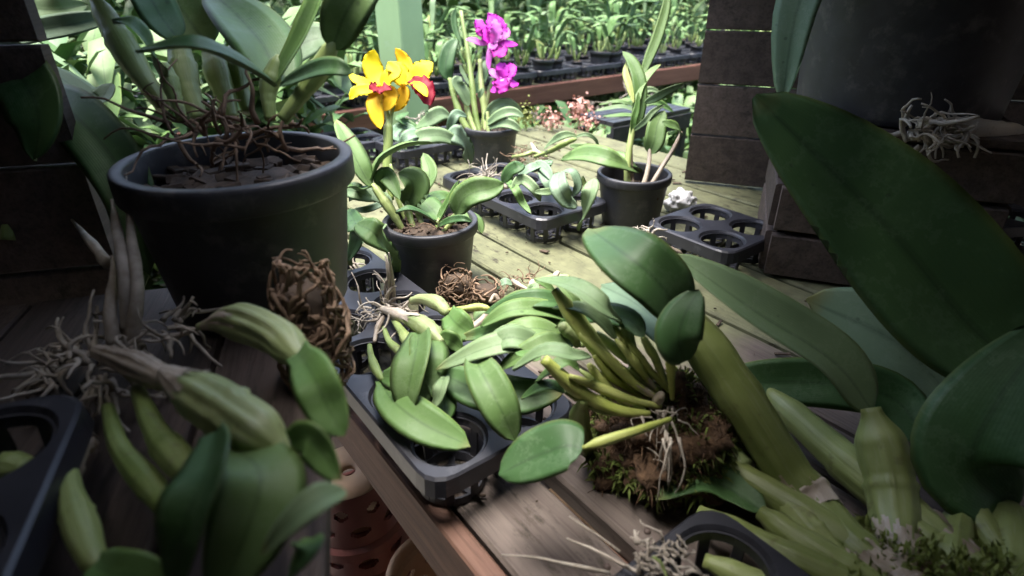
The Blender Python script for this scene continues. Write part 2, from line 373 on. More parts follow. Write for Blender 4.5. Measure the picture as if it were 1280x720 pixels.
def wood(name, a, b, algae=None, amt=.5, rough=.75, axis=U, stain=.4):
    m, t, bs, new, link = nodes(name)
    tc = new('ShaderNodeTexCoord'); geo = new('ShaderNodeNewGeometry'); oi = new('ShaderNodeObjectInfo')
    ang = math.atan2(axis.y, axis.x)
    mp = new('ShaderNodeVectorRotate'); mp.rotation_type = 'Z_AXIS'; mp.inputs['Angle'].default_value = -ang; link(geo.outputs['Position'], mp.inputs['Vector'])
    off = new('ShaderNodeVectorMath'); off.operation = 'ADD'; link(mp.outputs[0], off.inputs[0])
    cmb = new('ShaderNodeCombineXYZ'); mo = new('ShaderNodeMath'); mo.operation = 'MULTIPLY'; link(oi.outputs['Random'], mo.inputs[0]); mo.inputs[1].default_value = 37; link(mo.outputs[0], cmb.inputs[0]); link(cmb.outputs[0], off.inputs[1])
    sc = new('ShaderNodeMapping'); sc.inputs['Scale'].default_value = (3.5, 55, 55); link(off.outputs[0], sc.inputs[0])
    n1 = noise_n(new, link, 1.0, 6, sc.outputs[0], .65)
    sc2 = new('ShaderNodeMapping'); sc2.inputs['Scale'].default_value = (12, 260, 260); link(off.outputs[0], sc2.inputs[0])
    n2 = noise_n(new, link, 1.0, 4, sc2.outputs[0], .6)
    r = ramp(new, [(.25, a), (.72, b)]); link(n1.outputs[0], r.inputs[0])
    hs = new('ShaderNodeHueSaturation'); link(r.outputs[0], hs.inputs['Color'])
    q = new('ShaderNodeMath'); q.operation = 'MULTIPLY_ADD'; link(oi.outputs['Random'], q.inputs[0]); q.inputs[1].default_value = .4; q.inputs[2].default_value = .8; link(q.outputs[0], hs.inputs['Value'])
    c = hs.outputs[0]
    rk = ramp(new, [(.36, (0.45, .43, .42)), (.52, (1, 1, 1))]); link(n2.outputs[0], rk.inputs[0])
    c = mixc(new, link, .5, c, rk.outputs[0], 'MULTIPLY')
    if algae:
        n3 = noise_n(new, link, 5.5, 5, off.outputs[0], .65)
        sp = new('ShaderNodeSeparateXYZ'); link(geo.outputs['Position'], sp.inputs[0])
        mr = new('ShaderNodeMapRange'); link(sp.outputs[1], mr.inputs[0]); mr.inputs[1].default_value = .42; mr.inputs[2].default_value = .66; mr.inputs[3].default_value = -.42; mr.inputs[4].default_value = .25
        ad = new('ShaderNodeMath'); ad.operation = 'ADD'; link(n3.outputs[0], ad.inputs[0]); link(mr.outputs[0], ad.inputs[1])
        ra = ramp(new, [(.38, (0, 0, 0)), (.62, (1, 1, 1))]); link(ad.outputs[0], ra.inputs[0])
        mu = new('ShaderNodeMath'); mu.operation = 'MULTIPLY'; link(ra.outputs[0], mu.inputs[0]); mu.inputs[1].default_value = amt
        n5 = noise_n(new, link, 30, 5, off.outputs[0], .7); r5 = ramp(new, [(.35, tuple(x * .6 for x in algae)), (.65, algae)]); link(n5.outputs[0], r5.inputs[0])
        c = mixc(new, link, mu.outputs[0], c, r5.outputs[0])
    # dark mould mottling with a shape of its own
    sc6 = new('ShaderNodeMapping'); sc6.inputs['Scale'].default_value = (22, 60, 60); link(off.outputs[0], sc6.inputs[0])
    n6 = noise_n(new, link, 1, 7, sc6.outputs[0], .75); r6 = ramp(new, [(.53, (0, 0, 0)), (.66, (1, 1, 1))]); link(n6.outputs[0], r6.inputs[0])
    n7 = noise_n(new, link, 4, 3, off.outputs[0]); r7 = ramp(new, [(.42, (0, 0, 0)), (.62, (1, 1, 1))]); link(n7.outputs[0], r7.inputs[0])
    m6 = new('ShaderNodeMath'); m6.operation = 'MULTIPLY'; link(r6.outputs[0], m6.inputs[0]); link(r7.outputs[0], m6.inputs[1])
    m7 = new('ShaderNodeMath'); m7.operation = 'MULTIPLY'; link(m6.outputs[0], m7.inputs[0]); m7.inputs[1].default_value = stain * 2
    c = mixc(new, link, m7.outputs[0], c, (.03, .026, .016))
    link(c, bs.inputs['Base Color']); bs.inputs['Roughness'].default_value = rough; bs.inputs['Specular IOR Level'].default_value = .35
    hh = new('ShaderNodeMath'); hh.operation = 'ADD'; link(n1.outputs[0], hh.inputs[0]); link(n2.outputs[0], hh.inputs[1])
    bump(new, link, bs, hh.outputs[0], .5, .0016)
    return m
M['plank'] = wood('weathered_plank', (.095, .073, .062), (.18, .146, .126), (.15, .16, .08), .9, stain=.8)
M['fascia'] = wood('reddish_fascia', (.12, .06, .042), (.25, .14, .1), None, 0, .7, U, .15)
M['beam'] = wood('red_brown_beam', (.12, .045, .03), (.2, .085, .058), None, 0, .7, V, .15)
M['dwood'] = wood('dark_old_board', (.05, .037, .03), (.12, .09, .075), None, 0, .8, Vector((-.25, .97, 0)), .5)
def lobj(name, vs, fs, mats, parent, loc=(0, 0, 0), smooth=True, uvs=None, midx=None, kind=None):
    o = obj(name, vs, fs, mats, None, smooth, uvs, midx, kind); o.parent = parent; o.location = loc; return o
XYZ = (Vector((1, 0, 0)), Vector((0, 1, 0)), UP)
UVZ = (U, V, UP); VUZ = (V, -U, UP)
# ================================================================== THE SETTING
g = obj('ground', [(-60, -60, 0), (60, -60, 0), (60, 60, 0), (-60, 60, 0)], [(0, 1, 2, 3)], M['ground'], None, False, kind='structure')
# ---- main bench: long planks running away to the left
bench = thing('slatted_bench', 'weathered plank bench with green algae carrying the pots and trays', 'bench', UV(.3, .165, 0))
edges = [(.179, .256), (.271, .345), (.352, .402), (.408, .4605), (.468, .537), (.544, .621), (.629, .706)]
while edges[-1][1] < 1.14: a = edges[-1][1] + .0075; edges.append((a, a + .076))
for i, (a, b) in enumerate(edges):
    dz = rnd.uniform(-.002, .0015)
    bar('plank', UV(.36 + rnd.uniform(-.015, .015), (a + b) / 2, BZ - .0125 + dz), UVZ, (1.0, (b - a) / 2, .0125), M['plank'], bench, .003, 10, .0006)
bar('fascia', UV(.36, .1655, BZ - .038), UVZ, (1.01, .0095, .037), M['fascia'], bench, .002, 6, .0004)
for u in (-.45, .2, .85, 1.25): bar('cross_beam', UV(u, .67, BZ - .055), VUZ, (.49, .02, .028), M['fascia'], bench, .002)
for u in (-.5, 1.2):
    for v in (.24, 1.1): bar('leg', UV(u, v, .41), (UP, U, V), (.41, .03, .03), M['fascia'], bench, .003)
for k in range(11):
    bar('lower_plank', UV(.36, .10 + k * .1, .31), UVZ, (.98, .046, .011), M['dwood'], bench, .003)
for i, (a, b) in enumerate(edges):
    for u in (.2, .85):
        for q in (.25, .75):
            if b - a < .06 and q > .5: continue
            c = UV(u + rnd.uniform(-.008, .008), a + (b - a) * q + rnd.uniform(-.004, .004), BZ)
            v, f, uu = lathe([(.0001, .0012), (.0022, .001), (.003, -.001)], 10); obj('nail', [c + x for x in v], f, M['nail'], bench)
lit = MB(); lr = random.Random(77)
for _ in range(420):
    u, v = lr.uniform(-.1, 1.3), lr.choice(edges[:12]); v = lr.uniform(*v); sz = lr.choice([.0015, .002, .003, .005, .008]) * lr.uniform(.6, 1.3); a = lr.uniform(0, 6.28); d = Vector((math.cos(a), math.sin(a), lr.uniform(-.15, .15))).normalized()
    lit.add(*box_data(UV(u, v, BZ + .0025), (d, d.cross(UP).normalized(), UP), (sz, sz * lr.uniform(.15, .6), .0009), .0003))
tag(lit.build('bark_litter', M['bark'], None, False, 'stuff'), 'crumbs of bark and dry root litter strewn over the bench planks', 'litter')
# ---- far bench with the red-brown edge beam
fb = thing('seedling_bench', 'far bench with a red-brown edge beam crowded with trays of seedlings', 'bench', UV(1.95, 2.0, 0))
bar('edge_beam', UV(1.93, 2.0, BZ - .036), VUZ, (2.6, .014, .037), M['beam'], fb, .003, 8, .0005)
for k in range(13): bar('plank', UV(1.99 + k * .098, 2.0, BZ - .012), VUZ, (2.58, .045, .012), M['plank'], fb, .003)
for u in (2.0, 3.1):
    for v in (-.4, 1.2, 2.9, 4.4): bar('leg', UV(u, v, .42), (UP, U, V), (.42, .03, .03), M['beam'], fb, .003)
# ---- green post
post = thing('green_post', 'light green painted square post behind the yellow orchid', 'post', UV(1.62, .845, 0))
pr = R(-9.6 - 47); pa = Vector((math.sin(pr), math.cos(pr), 0)); pb = Vector((math.cos(pr), -math.sin(pr), 0))
bar('shaft', UV(1.62, .845, 1.27), (UP, pa, pb), (1.25, .047, .047), M['post'], post, .004, 12, .0006)
bar('foot', UV(1.62, .845, .02), (UP, pa, pb), (.02, .07, .07), M['dwood'], post, .004)
# ---- boards added behind and above the viewpoint to shade the near plants
rear_light_block = thing('rear_light_block', 'added dark boards behind the viewpoint that block light from the rear', 'rear_light_block', (0, -1.4, 0))  # unseen, added to cut light from behind
for k in range(30): bar('rear_block_board', (-2.9 + k * .2, -1.45, 1.05), (UP, XYZ[0], XYZ[1]), (1.05, .097, .011), M['dwood'], rear_light_block, .003)
for k in range(6): bar('top_block_board', (0, -1.5 + k * .2, 2.12 - .02 * k), (XYZ[0], XYZ[1], UP), (3.0, .097, .011), M['dwood'], rear_light_block, .003)
LA = R(-14.7); lu = Vector((math.sin(LA), math.cos(LA), 0)); lv = Vector((math.cos(LA), -math.sin(LA), 0))
def staging(name, label, corner, a, b, length, width, tops, legs, mat, cov=0.09, over=0):
    t = thing(name, label, 'staging', (corner.x, corner.y, 0))
    n = int(round(width / cov))
    for (z, nm, l0, l1) in tops:
        for k in range(n):
            c = corner + a * ((l0 + l1) / 2) + b * ((k + .5) * cov - (over if nm == 'shade_plank' else 0)); c.z = z - .011
            bar(nm, c, (a, b, UP), ((l1 - l0) / 2, cov / 2 - .002, .011), mat, t, .002, 3, .0004)
    for (x, y, z1) in legs:
        c = corner + a * x + b * y; c.z = z1 / 2
        bar('leg', c, (UP, a, b), (z1 / 2, .022, .022), mat, t, .003)
    return t
lc = Vector((-.092, .19, 0)) - lu * .75
stL = staging('potting_table', 'dark potting table crowded with large orchids at the left, under added shading boards', lc, lu, -lv, 1.12, .99,
              [(LZ, 'plank', 0, 1.12)], [(.03, .1, 1.0), (1.08, .95, 1.407), (.03, .95, 1.407)], M['dwood'], over=.06)
for k in range(6): bar('back_board', lc - lv * 1.02 + lu * .55 + UP * (.7 + k * .14), (lu, UP, lv), (.75, .068, .01), M['dwood'], stL, .003)  # boards added to keep light from the left off the plants
for k in range(5): bar('end_board', lc + lu * 1.15 - lv * .62 + UP * (1.0 + k * .1), (lv, UP, lu), (.42, .0485, .009), M['dwood'], stL, .002)  # panel added to hide bright leaves and block sky light in front
LB = R(-19); lu2 = Vector((math.sin(LB), math.cos(LB), 0)); lv2 = Vector((math.cos(LB), -math.sin(LB), 0))
for k in range(12): bar('shade_plank', Vector((-.075, .19, 1.42)) - lu2 * .1 - lv2 * ((k + .5) * .09), (lu2, -lv2, UP), (.70, .043, .011), M['dwood'], stL, .002, 3, .0004)  # unseen overhead boards, added to shade the near left plants
RA = R(20); ru = Vector((math.sin(RA), math.cos(RA), 0)); rv = Vector((math.cos(RA), -math.sin(RA), 0))
rc = Vector((.13, .22, 0)) - ru * .7
stR = staging('shade_rack', 'dark board rack added over the right end of the bench to shade it', rc, ru, rv, 2.6, 1.71,
              [(1.43, 'shade_plank', -.1, 2.7)], [(-.05, .15, 1.407), (-.05, 1.6, 1.407), (2.6, 1.65, 1.407)], M['dwood'], over=.18)  # unseen overhead boards, added for their shade on the right
for k in range(7): bar('back_board', rc + rv * 1.73 + ru * 1.2 + UP * (.5 + k * .14), (ru, UP, rv), (1.4, .068, .01), M['dwood'], stR, .003)  # right side of the added rack

for k in range(5): bar('end_board', rc + ru * 1.75 + rv * .79 + UP * (BZ + .055 + k * .1), (rv, UP, ru), (.91, .0485, .009), M['dwood'], stR, .002)  # panel added to darken the right side
# ================================================================== REUSABLE KINDS
def add_pot(par, r, h, mat='plastic', loc=(0, 0, 0), fill=None, rimh=.16, taper=.78, inner=True):
    rb = r * taper; rh = h * rimh; wt = r * .03
    wall = [(rb * .0 + .001, .002), (rb * .93, 0.0), (rb, .003)] + [(rb + (r * .93 - rb) * q, h * q * (1 - rimh) + .003) for q in (.05, .3, .32, .6, .95)] + [(r * .93, h - rh)]
    v, f, u = lathe(wall, 48); o = lobj('pot_wall', v, f, M[mat], par, loc, uvs=u)
    rim = [(r * .925, h - rh - .001), (r * .985, h - rh), (r, h - rh + .002), (r * 1.0, h - .004), (r * .995, h - .001), (r * .98, h), (r * .9, h), (r * .885, h - .002), (r * .875, h - rh), (r * .85, h * .45), (rb * .9, .006), (.001, .006)]
    v, f, u = lathe(rim, 48); lobj('rim', v, f, M[mat], par, loc, uvs=u)
    if fill:
        mb = MB(); zz = h * fill; rr = r * .86
        pts = [(.001, zz + .006), (rr * .5, zz + .004), (rr * .99, zz - .006)]
        mb.add(*lathe(pts, 24))
        for _ in range(int(170)):
            a = rnd.uniform(0, 6.28); q = rr * .93 * math.sqrt(rnd.random()); s = r * rnd.uniform(.035, .11)
            Mx = Matrix.Rotation(rnd.uniform(0, 6.28), 3, 'Z') @ Matrix.Rotation(rnd.uniform(-.8, .8), 3, 'X')
            c = Vector((q * math.cos(a), q * math.sin(a), zz + rnd.uniform(-.002, .006)))
            ax = (Mx @ XYZ[0], Mx @ XYZ[1], Mx @ XYZ[2])
            mb.add(*box_data(c, ax, (s, s * rnd.uniform(.4, .8), s * rnd.uniform(.2, .45)), s * .12))
        b = lobj('bark_mix', mb.v, mb.f, M['bark'], par, loc, smooth=False, kind='stuff')
def tray_mesh(nu, nv, p=.0775, r=.0322, top=.05, rc_=.022):
    mb = MB(); S = 32; W_, H_ = nu * p, nv * p
    def bound(ci, cj, a):
        dx, dy = math.cos(a), math.sin(a); h = p / 2
        s = min(h / abs(dx) if abs(dx) > 1e-6 else 9, h / abs(dy) if abs(dy) > 1e-6 else 9)
        x, y = dx * s, dy * s
        crn = ((ci == 0 and dx < 0) or (ci == nu - 1 and dx > 0)) and ((cj == 0 and dy < 0) or (cj == nv - 1 and dy > 0))
        if crn and abs(x) > h - rc_ and abs(y) > h - rc_:
            k = h - rc_; sx, sy = math.copysign(k, dx), math.copysign(k, dy)
            # ray against corner circle
            B = -(dx * sx + dy * sy); C_ = sx * sx + sy * sy - rc_ * rc_; s = -B + math.sqrt(max(0, B * B - C_)); x, y = dx * s, dy * s
        return x, y
    outer = []
    for i in range(nu):
        for j in range(nv):
            cx, cy = (i + .5) * p, (j + .5) * p; vs = []; fs = []
            rings = [(r - .002, top - .012), (r, top - .003), (r + .002, top)]
            bnd = [bound(i, j, 2 * math.pi * k / S) for k in range(S)]
            for rr, z in rings: vs += [Vector((cx + rr * math.cos(2 * math.pi * k / S), cy + rr * math.sin(2 * math.pi * k / S), z)) for k in range(S)]
            vs += [Vector((cx + x, cy + y, top)) for x, y in bnd]
            vs += [Vector((cx + x, cy + y, top - .003)) for x, y in bnd] + [Vector((cx + rings[0][0] * math.cos(2 * math.pi * k / S), cy + rings[0][0] * math.sin(2 * math.pi * k / S), top - .004)) for k in range(S)]
            for q in range(3):
                for k in range(S): k2 = (k + 1) % S; fs.append((q * S + k, q * S + k2, (q + 1) * S + k2, (q + 1) * S + k))
            for k in range(S): k2 = (k + 1) % S; fs.append((4 * S + k2, 4 * S + k, 5 * S + k, 5 * S + k2))
            mb.add(vs, fs)
            e = 1e-4
            for k in range(S):
                k2 = (k + 1) % S; a = vs[3 * S + k]; b = vs[3 * S + k2]
                def out_(q): return q.x < e or q.x > W_ - e or q.y < e or q.y > H_ - e or (min(q.x, W_ - q.x) < rc_ and min(q.y, H_ - q.y) < rc_)
                if out_(a) and out_(b): outer.append((a, b))
    c = Vector((W_ / 2, H_ / 2, 0))
    for a, b in outer:   # turned-down skirt
        def push(q, d, z): v = Vector((q.x - c.x, q.y - c.y, 0)); v = Vector((math.copysign(1, v.x) * d if min(q.x, W_ - q.x) < rc_ else 0, math.copysign(1, v.y) * d if min(q.y, H_ - q.y) < rc_ else 0, 0)); return Vector((q.x + v.x, q.y + v.y, z))
        A = [a, push(a, .002, top - .002), push(a, .0035, top - .018), push(a, .0015, top - .0185)]
        B = [b, push(b, .002, top - .002), push(b, .0035, top - .018), push(b, .0015, top - .0185)]
        mb.add(A + B, [(0, 4, 5, 1), (1, 5, 6, 2), (2, 6, 7, 3)])
    return mb
CUP = None
def cup_mesh(r=.0318, top=.046):
    mb = MB()
    for k in range(8):
        a = 2 * math.pi * k / 8 + .2; d = Vector((math.cos(a), math.sin(a), 0)); t_ = Vector((-d.y, d.x, 0))
        p0 = d * r + UP * top; p1 = d * (r * .9) + UP * .002
        ax = (p1 - p0).normalized(); n = t_.cross(ax).normalized()
        mb.add(*box_data((p0 + p1) / 2, (ax, t_, n), ((p1 - p0).length / 2, .0042, .001), .0004))
    for (rr, z, hh) in ((r * .905, .004, .004), (r * .45, .003, .002)):
        v, f, u = lathe([(rr - .003, z - hh + .0005), (rr + .001, z - hh + .0005), (rr + .001, z + hh), (rr - .001, z + hh), (rr - .003, z - hh + .0005)], 24); mb.add(v, f, u)
    for k in range(8):
        a = 2 * math.pi * k / 8 + .2; d = Vector((math.cos(a), math.sin(a), 0)); t_ = Vector((-d.y, d.x, 0))
        mb.add(*box_data(d * r * .66 + UP * .002, (d, t_, UP), (r * .26, .003, .001), .0004))
    return mb
tray_cache = {}
def tray(label, u, v, nu, nv, z=BZ + .001, rot=None, group=None, cat='tray', skip=()):
    rz = math.atan2(U.y, U.x) if rot is None else rot
    t = thing('cell_tray', label, cat, UV(u, v, z) if rot is None else Vector((u, v, z)), group); t.rotation_euler = (0, 0, rz)
    flip = rot is None   # local y is minus V there, so lay the cells to negative y
    key = (nu, nv)
    if key not in tray_cache:
        mb = tray_mesh(nu, nv); pl = lobj('top_plate', mb.v, mb.f, M['tray'], t, (0, 0, 0), smooth=False)
        cm = cup_mesh(); cp = lobj('cup', cm.v, cm.f, M['tray'], t, (.0775 / 2, .0775 / 2, 0), smooth=False)
        tray_cache[key] = (pl.data, cp.data); first = (pl, cp)
    else:
        a, b = tray_cache[key]; first = None
        pl = bpy.data.objects.new('top_plate', a); col.objects.link(pl); pl.parent = t
    pl.location = (0, -nv * .0775 if flip else 0, 0)
    for i in range(nu):
        for j in range(nv):
            if first and i == 0 and j == 0: o = first[1]
            else: o = bpy.data.objects.new('cup', tray_cache[key][1]); col.objects.link(o); o.parent = t
            o.location = ((i + .5) * .0775, (j + .5) * .0775 - (nv * .0775 if flip else 0), 0)
    return t
# ================================================================== TRAYS ON THE MAIN BENCH
tray('black cell tray at the bench edge with an empty cup at its corner', .300, .152, 6, 2)
tray('black cell tray in mid bench between the potted orchids', .675, .575, 4, 2)
tb = Z(497, 215, 0); ub, vb = tb.dot(U), tb.dot(V)
tray('small black cell tray behind the yellow orchid, empty round holes showing', ub - .02, vb + .0, 2, 3)
tc_ = Z(440, 205, 0); tray('black cell tray under the yellow blooms at the left', tc_.dot(U) - .02, tc_.dot(V) - .06, 2, 2)
td = Z(452, 350, 0); tray('black cell tray left of the yellow orchid pot, half hidden by drooping leaves', td.dot(U) - .02, td.dot(V) - .17, 3, 2)
te = Z(812, 322, 0); tray('black cell tray behind the big round-tipped leaf holding pale roots', te.dot(U) - .13, te.dot(V) + .01, 2, 2)
tg = Z(752, 700, 0); tray('dark cell tray corner with loose pale roots at the bench front', tg.dot(U) - .272, tg.dot(V) - .085, 3, 2)

# ================================================================== YELLOW ORCHID IN THE BLACK POT
yp = Z(543, 352, 0); p = thing('potted_yellow_orchid', 'black pot with a glossy-leaved orchid bearing two yellow and red blooms', 'potted orchid', yp)
add_pot(p, .0665, .098, fill=.86)
dy = depth(yp + UP * .1)
def dl(l, d0=dy): return [D(x, y, d0 + dd) for x, y, dd in l]
# bulbs
for pts, W in (([(506, 292, .0), (488, 262, -.01), (466, 230, -.01)], 13), ([(522, 296, .0), (512, 270, .01), (508, 244, .02)], 9), ([(532, 294, .01), (524, 270, .02), (522, 250, .03)], 9),
               ([(548, 292, .0), (547, 280, 0), (551, 268, .01)], 7), ([(552, 292, -.01), (564, 278, -.01), (573, 264, -.02)], 8), ([(512, 290, .03), (498, 250, .03), (488, 205, .03)], 7), ([(540, 292, .03), (532, 262, .04), (528, 240, .05)], 8)):
    bulb(p, dl(pts), W, M['bulbg'], nodes=2)
LY = [ # pts, width, mat, kwargs
 ([(464, 232, -.01), (450, 208, -.02), (436, 180, -.01), (420, 150, .02)], 34, 'leaf', dict(roll=.5)),
 ([(462, 228, 0), (475, 200, -.02), (498, 186, -.03), (518, 180, -.03), (540, 178, -.02)], 22, 'leaf', dict(roll=-.9, fold=.4)),
 ([(508, 258, .02), (516, 240, .0), (514, 226, -.01), (498, 216, -.015)], 40, 'leaf', dict(roll=.1, fold=.45)),
 ([(480, 240, .02), (477, 226, .0), (483, 220, -.01), (492, 232, -.02), (500, 250, -.025)], 22, 'leaf', dict(roll=.3, fold=.4)),
 ([(518, 250, .03), (528, 236, .03), (537, 216, .03), (529, 191, .05)], 26, 'leaf', dict(roll=-.35, fold=.25)),
 ([(549, 276, .0), (540, 262, .01), (530, 252, .02), (520, 242, .04)], 30, 'leafl', dict(roll=.2, fold=.25)),
 ([(546, 280, 0), (556, 262, .0), (566, 244, -.01), (573, 226, -.02)], 13, 'leafl', dict(roll=-.7, fold=.5)),
 ([(570, 268, -.02), (578, 250, -.03), (594, 240, -.04), (612, 236, -.04), (630, 229, -.03)], 36, 'leaf', dict(roll=.25, fold=.3)),
 ([(547, 280, -.01), (530, 268, -.04), (512, 261, -.06), (494, 265, -.06)], 15, 'leafd', dict(roll=.6, fold=.3)),
 ([(560, 282, .0), (578, 272, .02), (594, 276, .03), (603, 292, .03)], 24, 'leaf', dict(roll=-.5, fold=.25)),
 ([(545, 284, 0), (560, 276, -.03), (578, 273, -.05), (590, 277, -.05)], 10, 'leafd', dict(roll=.4)),
 ([(530, 262, .05), (544, 248, .06), (556, 246, .08), (566, 252, .09)], 22, 'leafl', dict(roll=-.2)),
 ([(464, 232, 0), (450, 236, -.03), (438, 232, -.05), (425, 236, -.06)], 20, 'leaf', dict(roll=.6)),
 ([(490, 256, .02), (470, 246, .02), (452, 244, .02), (436, 250, .01)], 26, 'leafp', dict(roll=.3)),
]
for pts, W, m, kw in LY: leaf(p, dl(pts), W, M[m], **kw)
s = [D(540 + rnd.uniform(-28, 10), 292 + rnd.uniform(-5, 6), dy) for _ in range(16)]
root_mesh(p, s, [UP * .3] * 16, .035, .0011, M['rootb'], floor=None, wig=1)
# flower stem and sheath
sh = dl([(490, 250, .04), (484, 215, .04), (485, 180, .04), (485, 150, .04)])
bulb(p, sh, 12, M['stem'], 'flower_sheath', prof=[(0, .5), (.3, .9), (.9, 1), (1, .3)], nodes=0)
bulb(p, dl([(487, 165, .04), (490, 140, .045), (498, 118, .04)]), 5, M['stem'], 'flower_stem', prof=[(0, 1), (1, .8)], nodes=1)
bulb(p, dl([(487, 165, .04), (484, 140, .045), (478, 118, .04)]), 5, M['stem'], 'flower_stem', prof=[(0, 1), (1, .8)], nodes=1)
def petal_mat(name, a, b, vein, mid=.25):
    m, t, bs, new, link = nodes(name)
    tc = new('ShaderNodeTexCoord'); sep = new('ShaderNodeSeparateXYZ'); link(tc.outputs['UV'], sep.inputs[0])
    n = noise_n(new, link, 20, 4, tc.outputs['Object']); ad = new('ShaderNodeMath'); ad.operation = 'MULTIPLY_ADD'; link(n.outputs[0], ad.inputs[0]); ad.inputs[1].default_value = .6
    link(sep.outputs[1], ad.inputs[2]); r = ramp(new, [(.3, a), (1.1, b)]); link(ad.outputs[0], r.inputs[0])
    mp = new('ShaderNodeMapping'); mp.inputs['Scale'].default_value = (22, 2, 1); link(tc.outputs['UV'], mp.inputs[0]); n2 = noise_n(new, link, 2, 3, mp.outputs[0])
    rv_ = ramp(new, [(.45, (0, 0, 0)), (.7, (1, 1, 1))]); link(n2.outputs[0], rv_.inputs[0]); mm = new('ShaderNodeMath'); mm.operation = 'MULTIPLY'; link(rv_.outputs[0], mm.inputs[0]); mm.inputs[1].default_value = mid
    c = mixc(new, link, mm.outputs[0], r.outputs[0], vein); link(c, bs.inputs['Base Color']); bs.inputs['Roughness'].default_value = .55
    bs.inputs['Specular IOR Level'].default_value = .3
    bump(new, link, bs, n2.outputs[0], .4, .001)
    tr = new('ShaderNodeBsdfTranslucent'); link(c, tr.inputs[0]); mx = new('ShaderNodeMixShader'); mx.inputs[0].default_value = .3
    link(bs.outputs[0], mx.inputs[1]); link(tr.outputs[0], mx.inputs[2]); link(mx.outputs[0], t.nodes['Material Output'].inputs[0])
    return m
M['yel'] = petal_mat('petal_yellow', (.88, .7, .012), (.92, .78, .02), (.85, .58, .006))
M['yelo'] = petal_mat('petal_yellow_orange', (.85, .5, .01), (.88, .58, .012), (.8, .4, .005))
M['lipred'] = petal_mat('lip_crimson', (.2, .004, .014), (.3, .008, .028), (.14, .003, .01))
M['mag'] = petal_mat('petal_magenta', (.74, .05, .6), (.66, .02, .56), (.8, .25, .7), .4)
M['magl'] = petal_mat('petal_magenta_light', (.82, .3, .72), (.74, .12, .64), (.85, .45, .76), .5)
M['magd'] = petal_mat('lip_magenta_deep', (.3, .005, .2), (.42, .01, .3), (.5, .1, .4), .3)
def flower(par, ctr, d0, petals, lips, colmat):
    c = D(*ctr, d0); v, f, u = tube_data([c + Vector((0, .008, 0)), c, c + Vector((0, -.012, .002))], interp([(0, .0015), (.6, .0035), (1, .002)]), 8, 6)
    fl = obj('flower', v, f, colmat, par, True, u)
    for nm, pts, W, m, kw in petals:
        kw = dict(dict(thick=.0006, fold=.12, base=.25, nl=12), **kw); leaf(fl, dl(pts, d0), W, [M[m], M[m]], name=nm, **kw)
    for nm, pts, W, m, kw in lips:
        kw = dict(dict(thick=.0006, fold=.1, base=.5, nl=12, ruf=.1, rufn=3), **kw); leaf(fl, dl(pts, d0), W, [M[m], M[m]], name=nm, **kw)
    return fl
dfy = dy + .035
flower(p, (474, 108), dfy, [
 ('sepal', [(474, 108, 0), (468, 92, .004), (465, 78, .004), (468, 62, -.002)], 26, 'yel', dict(ruf=.025, roll=.1)),
 ('petal', [(476, 108, 0), (486, 96, -.006), (493, 90, -.008), (485, 78, 0)], 24, 'yel', dict(ruf=.025, roll=-.2)),
 ('petal', [(472, 108, 0), (458, 104, -.004), (446, 100, -.004), (436, 92, 0)], 14, 'yel', dict(ruf=.025)),
 ('sepal', [(472, 110, 0), (458, 112, -.008), (446, 114, -.01), (437, 124, -.008)], 17, 'yel', dict(ruf=.025)),
 ('sepal', [(474, 112, 0), (468, 128, -.006), (471, 145, -.01), (476, 161, -.012)], 21, 'yelo', dict(ruf=.025)),
 ('sepal', [(478, 110, .002), (488, 118, .002), (486, 130, 0), (480, 139, 0)], 22, 'yelo', dict(ruf=.025, roll=.3)),
 ], [('lip', [(472, 108, -.004), (474, 110, -.012), (478, 110, -.018), (490, 112, -.022)], 18, 'lipred', dict(ruf=.15)), ('lip', [(476, 108, -.006), (470, 109, -.014), (461, 112, -.022)], 17, 'lipred', dict(ruf=.15))], M['yelo'])
flower(p, (504, 106), dfy + .012, [
 ('sepal', [(507, 106, 0), (509, 92, .006), (505, 76, .01), (494, 60, .006)], 19, 'yelo', dict(ruf=.025, roll=-.3)),
 ('petal', [(505, 108, 0), (501, 96, 0), (495, 86, 0), (489, 80, 0)], 28, 'yel', dict(ruf=.025, roll=.2)),
 ('petal', [(511, 106, 0), (521, 96, 0), (531, 86, 0), (541, 78, 0)], 30, 'yel', dict(ruf=.025, roll=-.1)),
 ('sepal', [(507, 108, 0), (503, 120, 0), (497, 130, 0), (486, 138, 0)], 21, 'yelo', dict(ruf=.025)),
 ], [('lip', [(513, 100, -.002), (523, 103, -.012), (531, 112, -.018), (538, 132, -.02)], 27, 'lipred', dict(ruf=.12, rufn=4, peak=.6)),
     ('lip_throat', [(515, 103, -.008), (523, 107, -.018), (529, 113, -.024), (534, 121, -.027)], 13, 'yel', dict(ruf=.025))], M['yelo'])

# ================================================================== MAGENTA ORCHID
mp_ = Z(615, 203, 0); p = thing('potted_magenta_orchid', 'black pot with a tall orchid carrying two magenta blooms', 'potted orchid', mp_)
add_pot(p, .0645, .088, fill=.84)
dm = depth(mp_ + UP * .09)
def dm_(l): return [D(x, y, dm + dd) for x, y, dd in l]
for pts, W in (([(602, 176, 0), (594, 140, 0), (590, 105, 0), (584, 60, .01), (576, 14, .02)], 7), ([(608, 176, 0), (606, 140, .01), (602, 110, .01), (600, 75, .02)], 8), ([(594, 176, -.01), (578, 150, -.01), (567, 118, -.01), (562, 98, -.01)], 8),
               ([(612, 176, -.02), (611, 158, -.02), (609, 140, -.02)], 6), ([(598, 176, .02), (604, 150, .02), (612, 110, .03), (622, 88, .04), (618, 66, .03)], 5), ([(600, 176, 0), (588, 150, .01), (580, 120, .01)], 8)):
    bulb(p, dm_(pts), W, M['bulbg'], nodes=3, prof=[(0, .8), (.4, 1), (1, .7)])
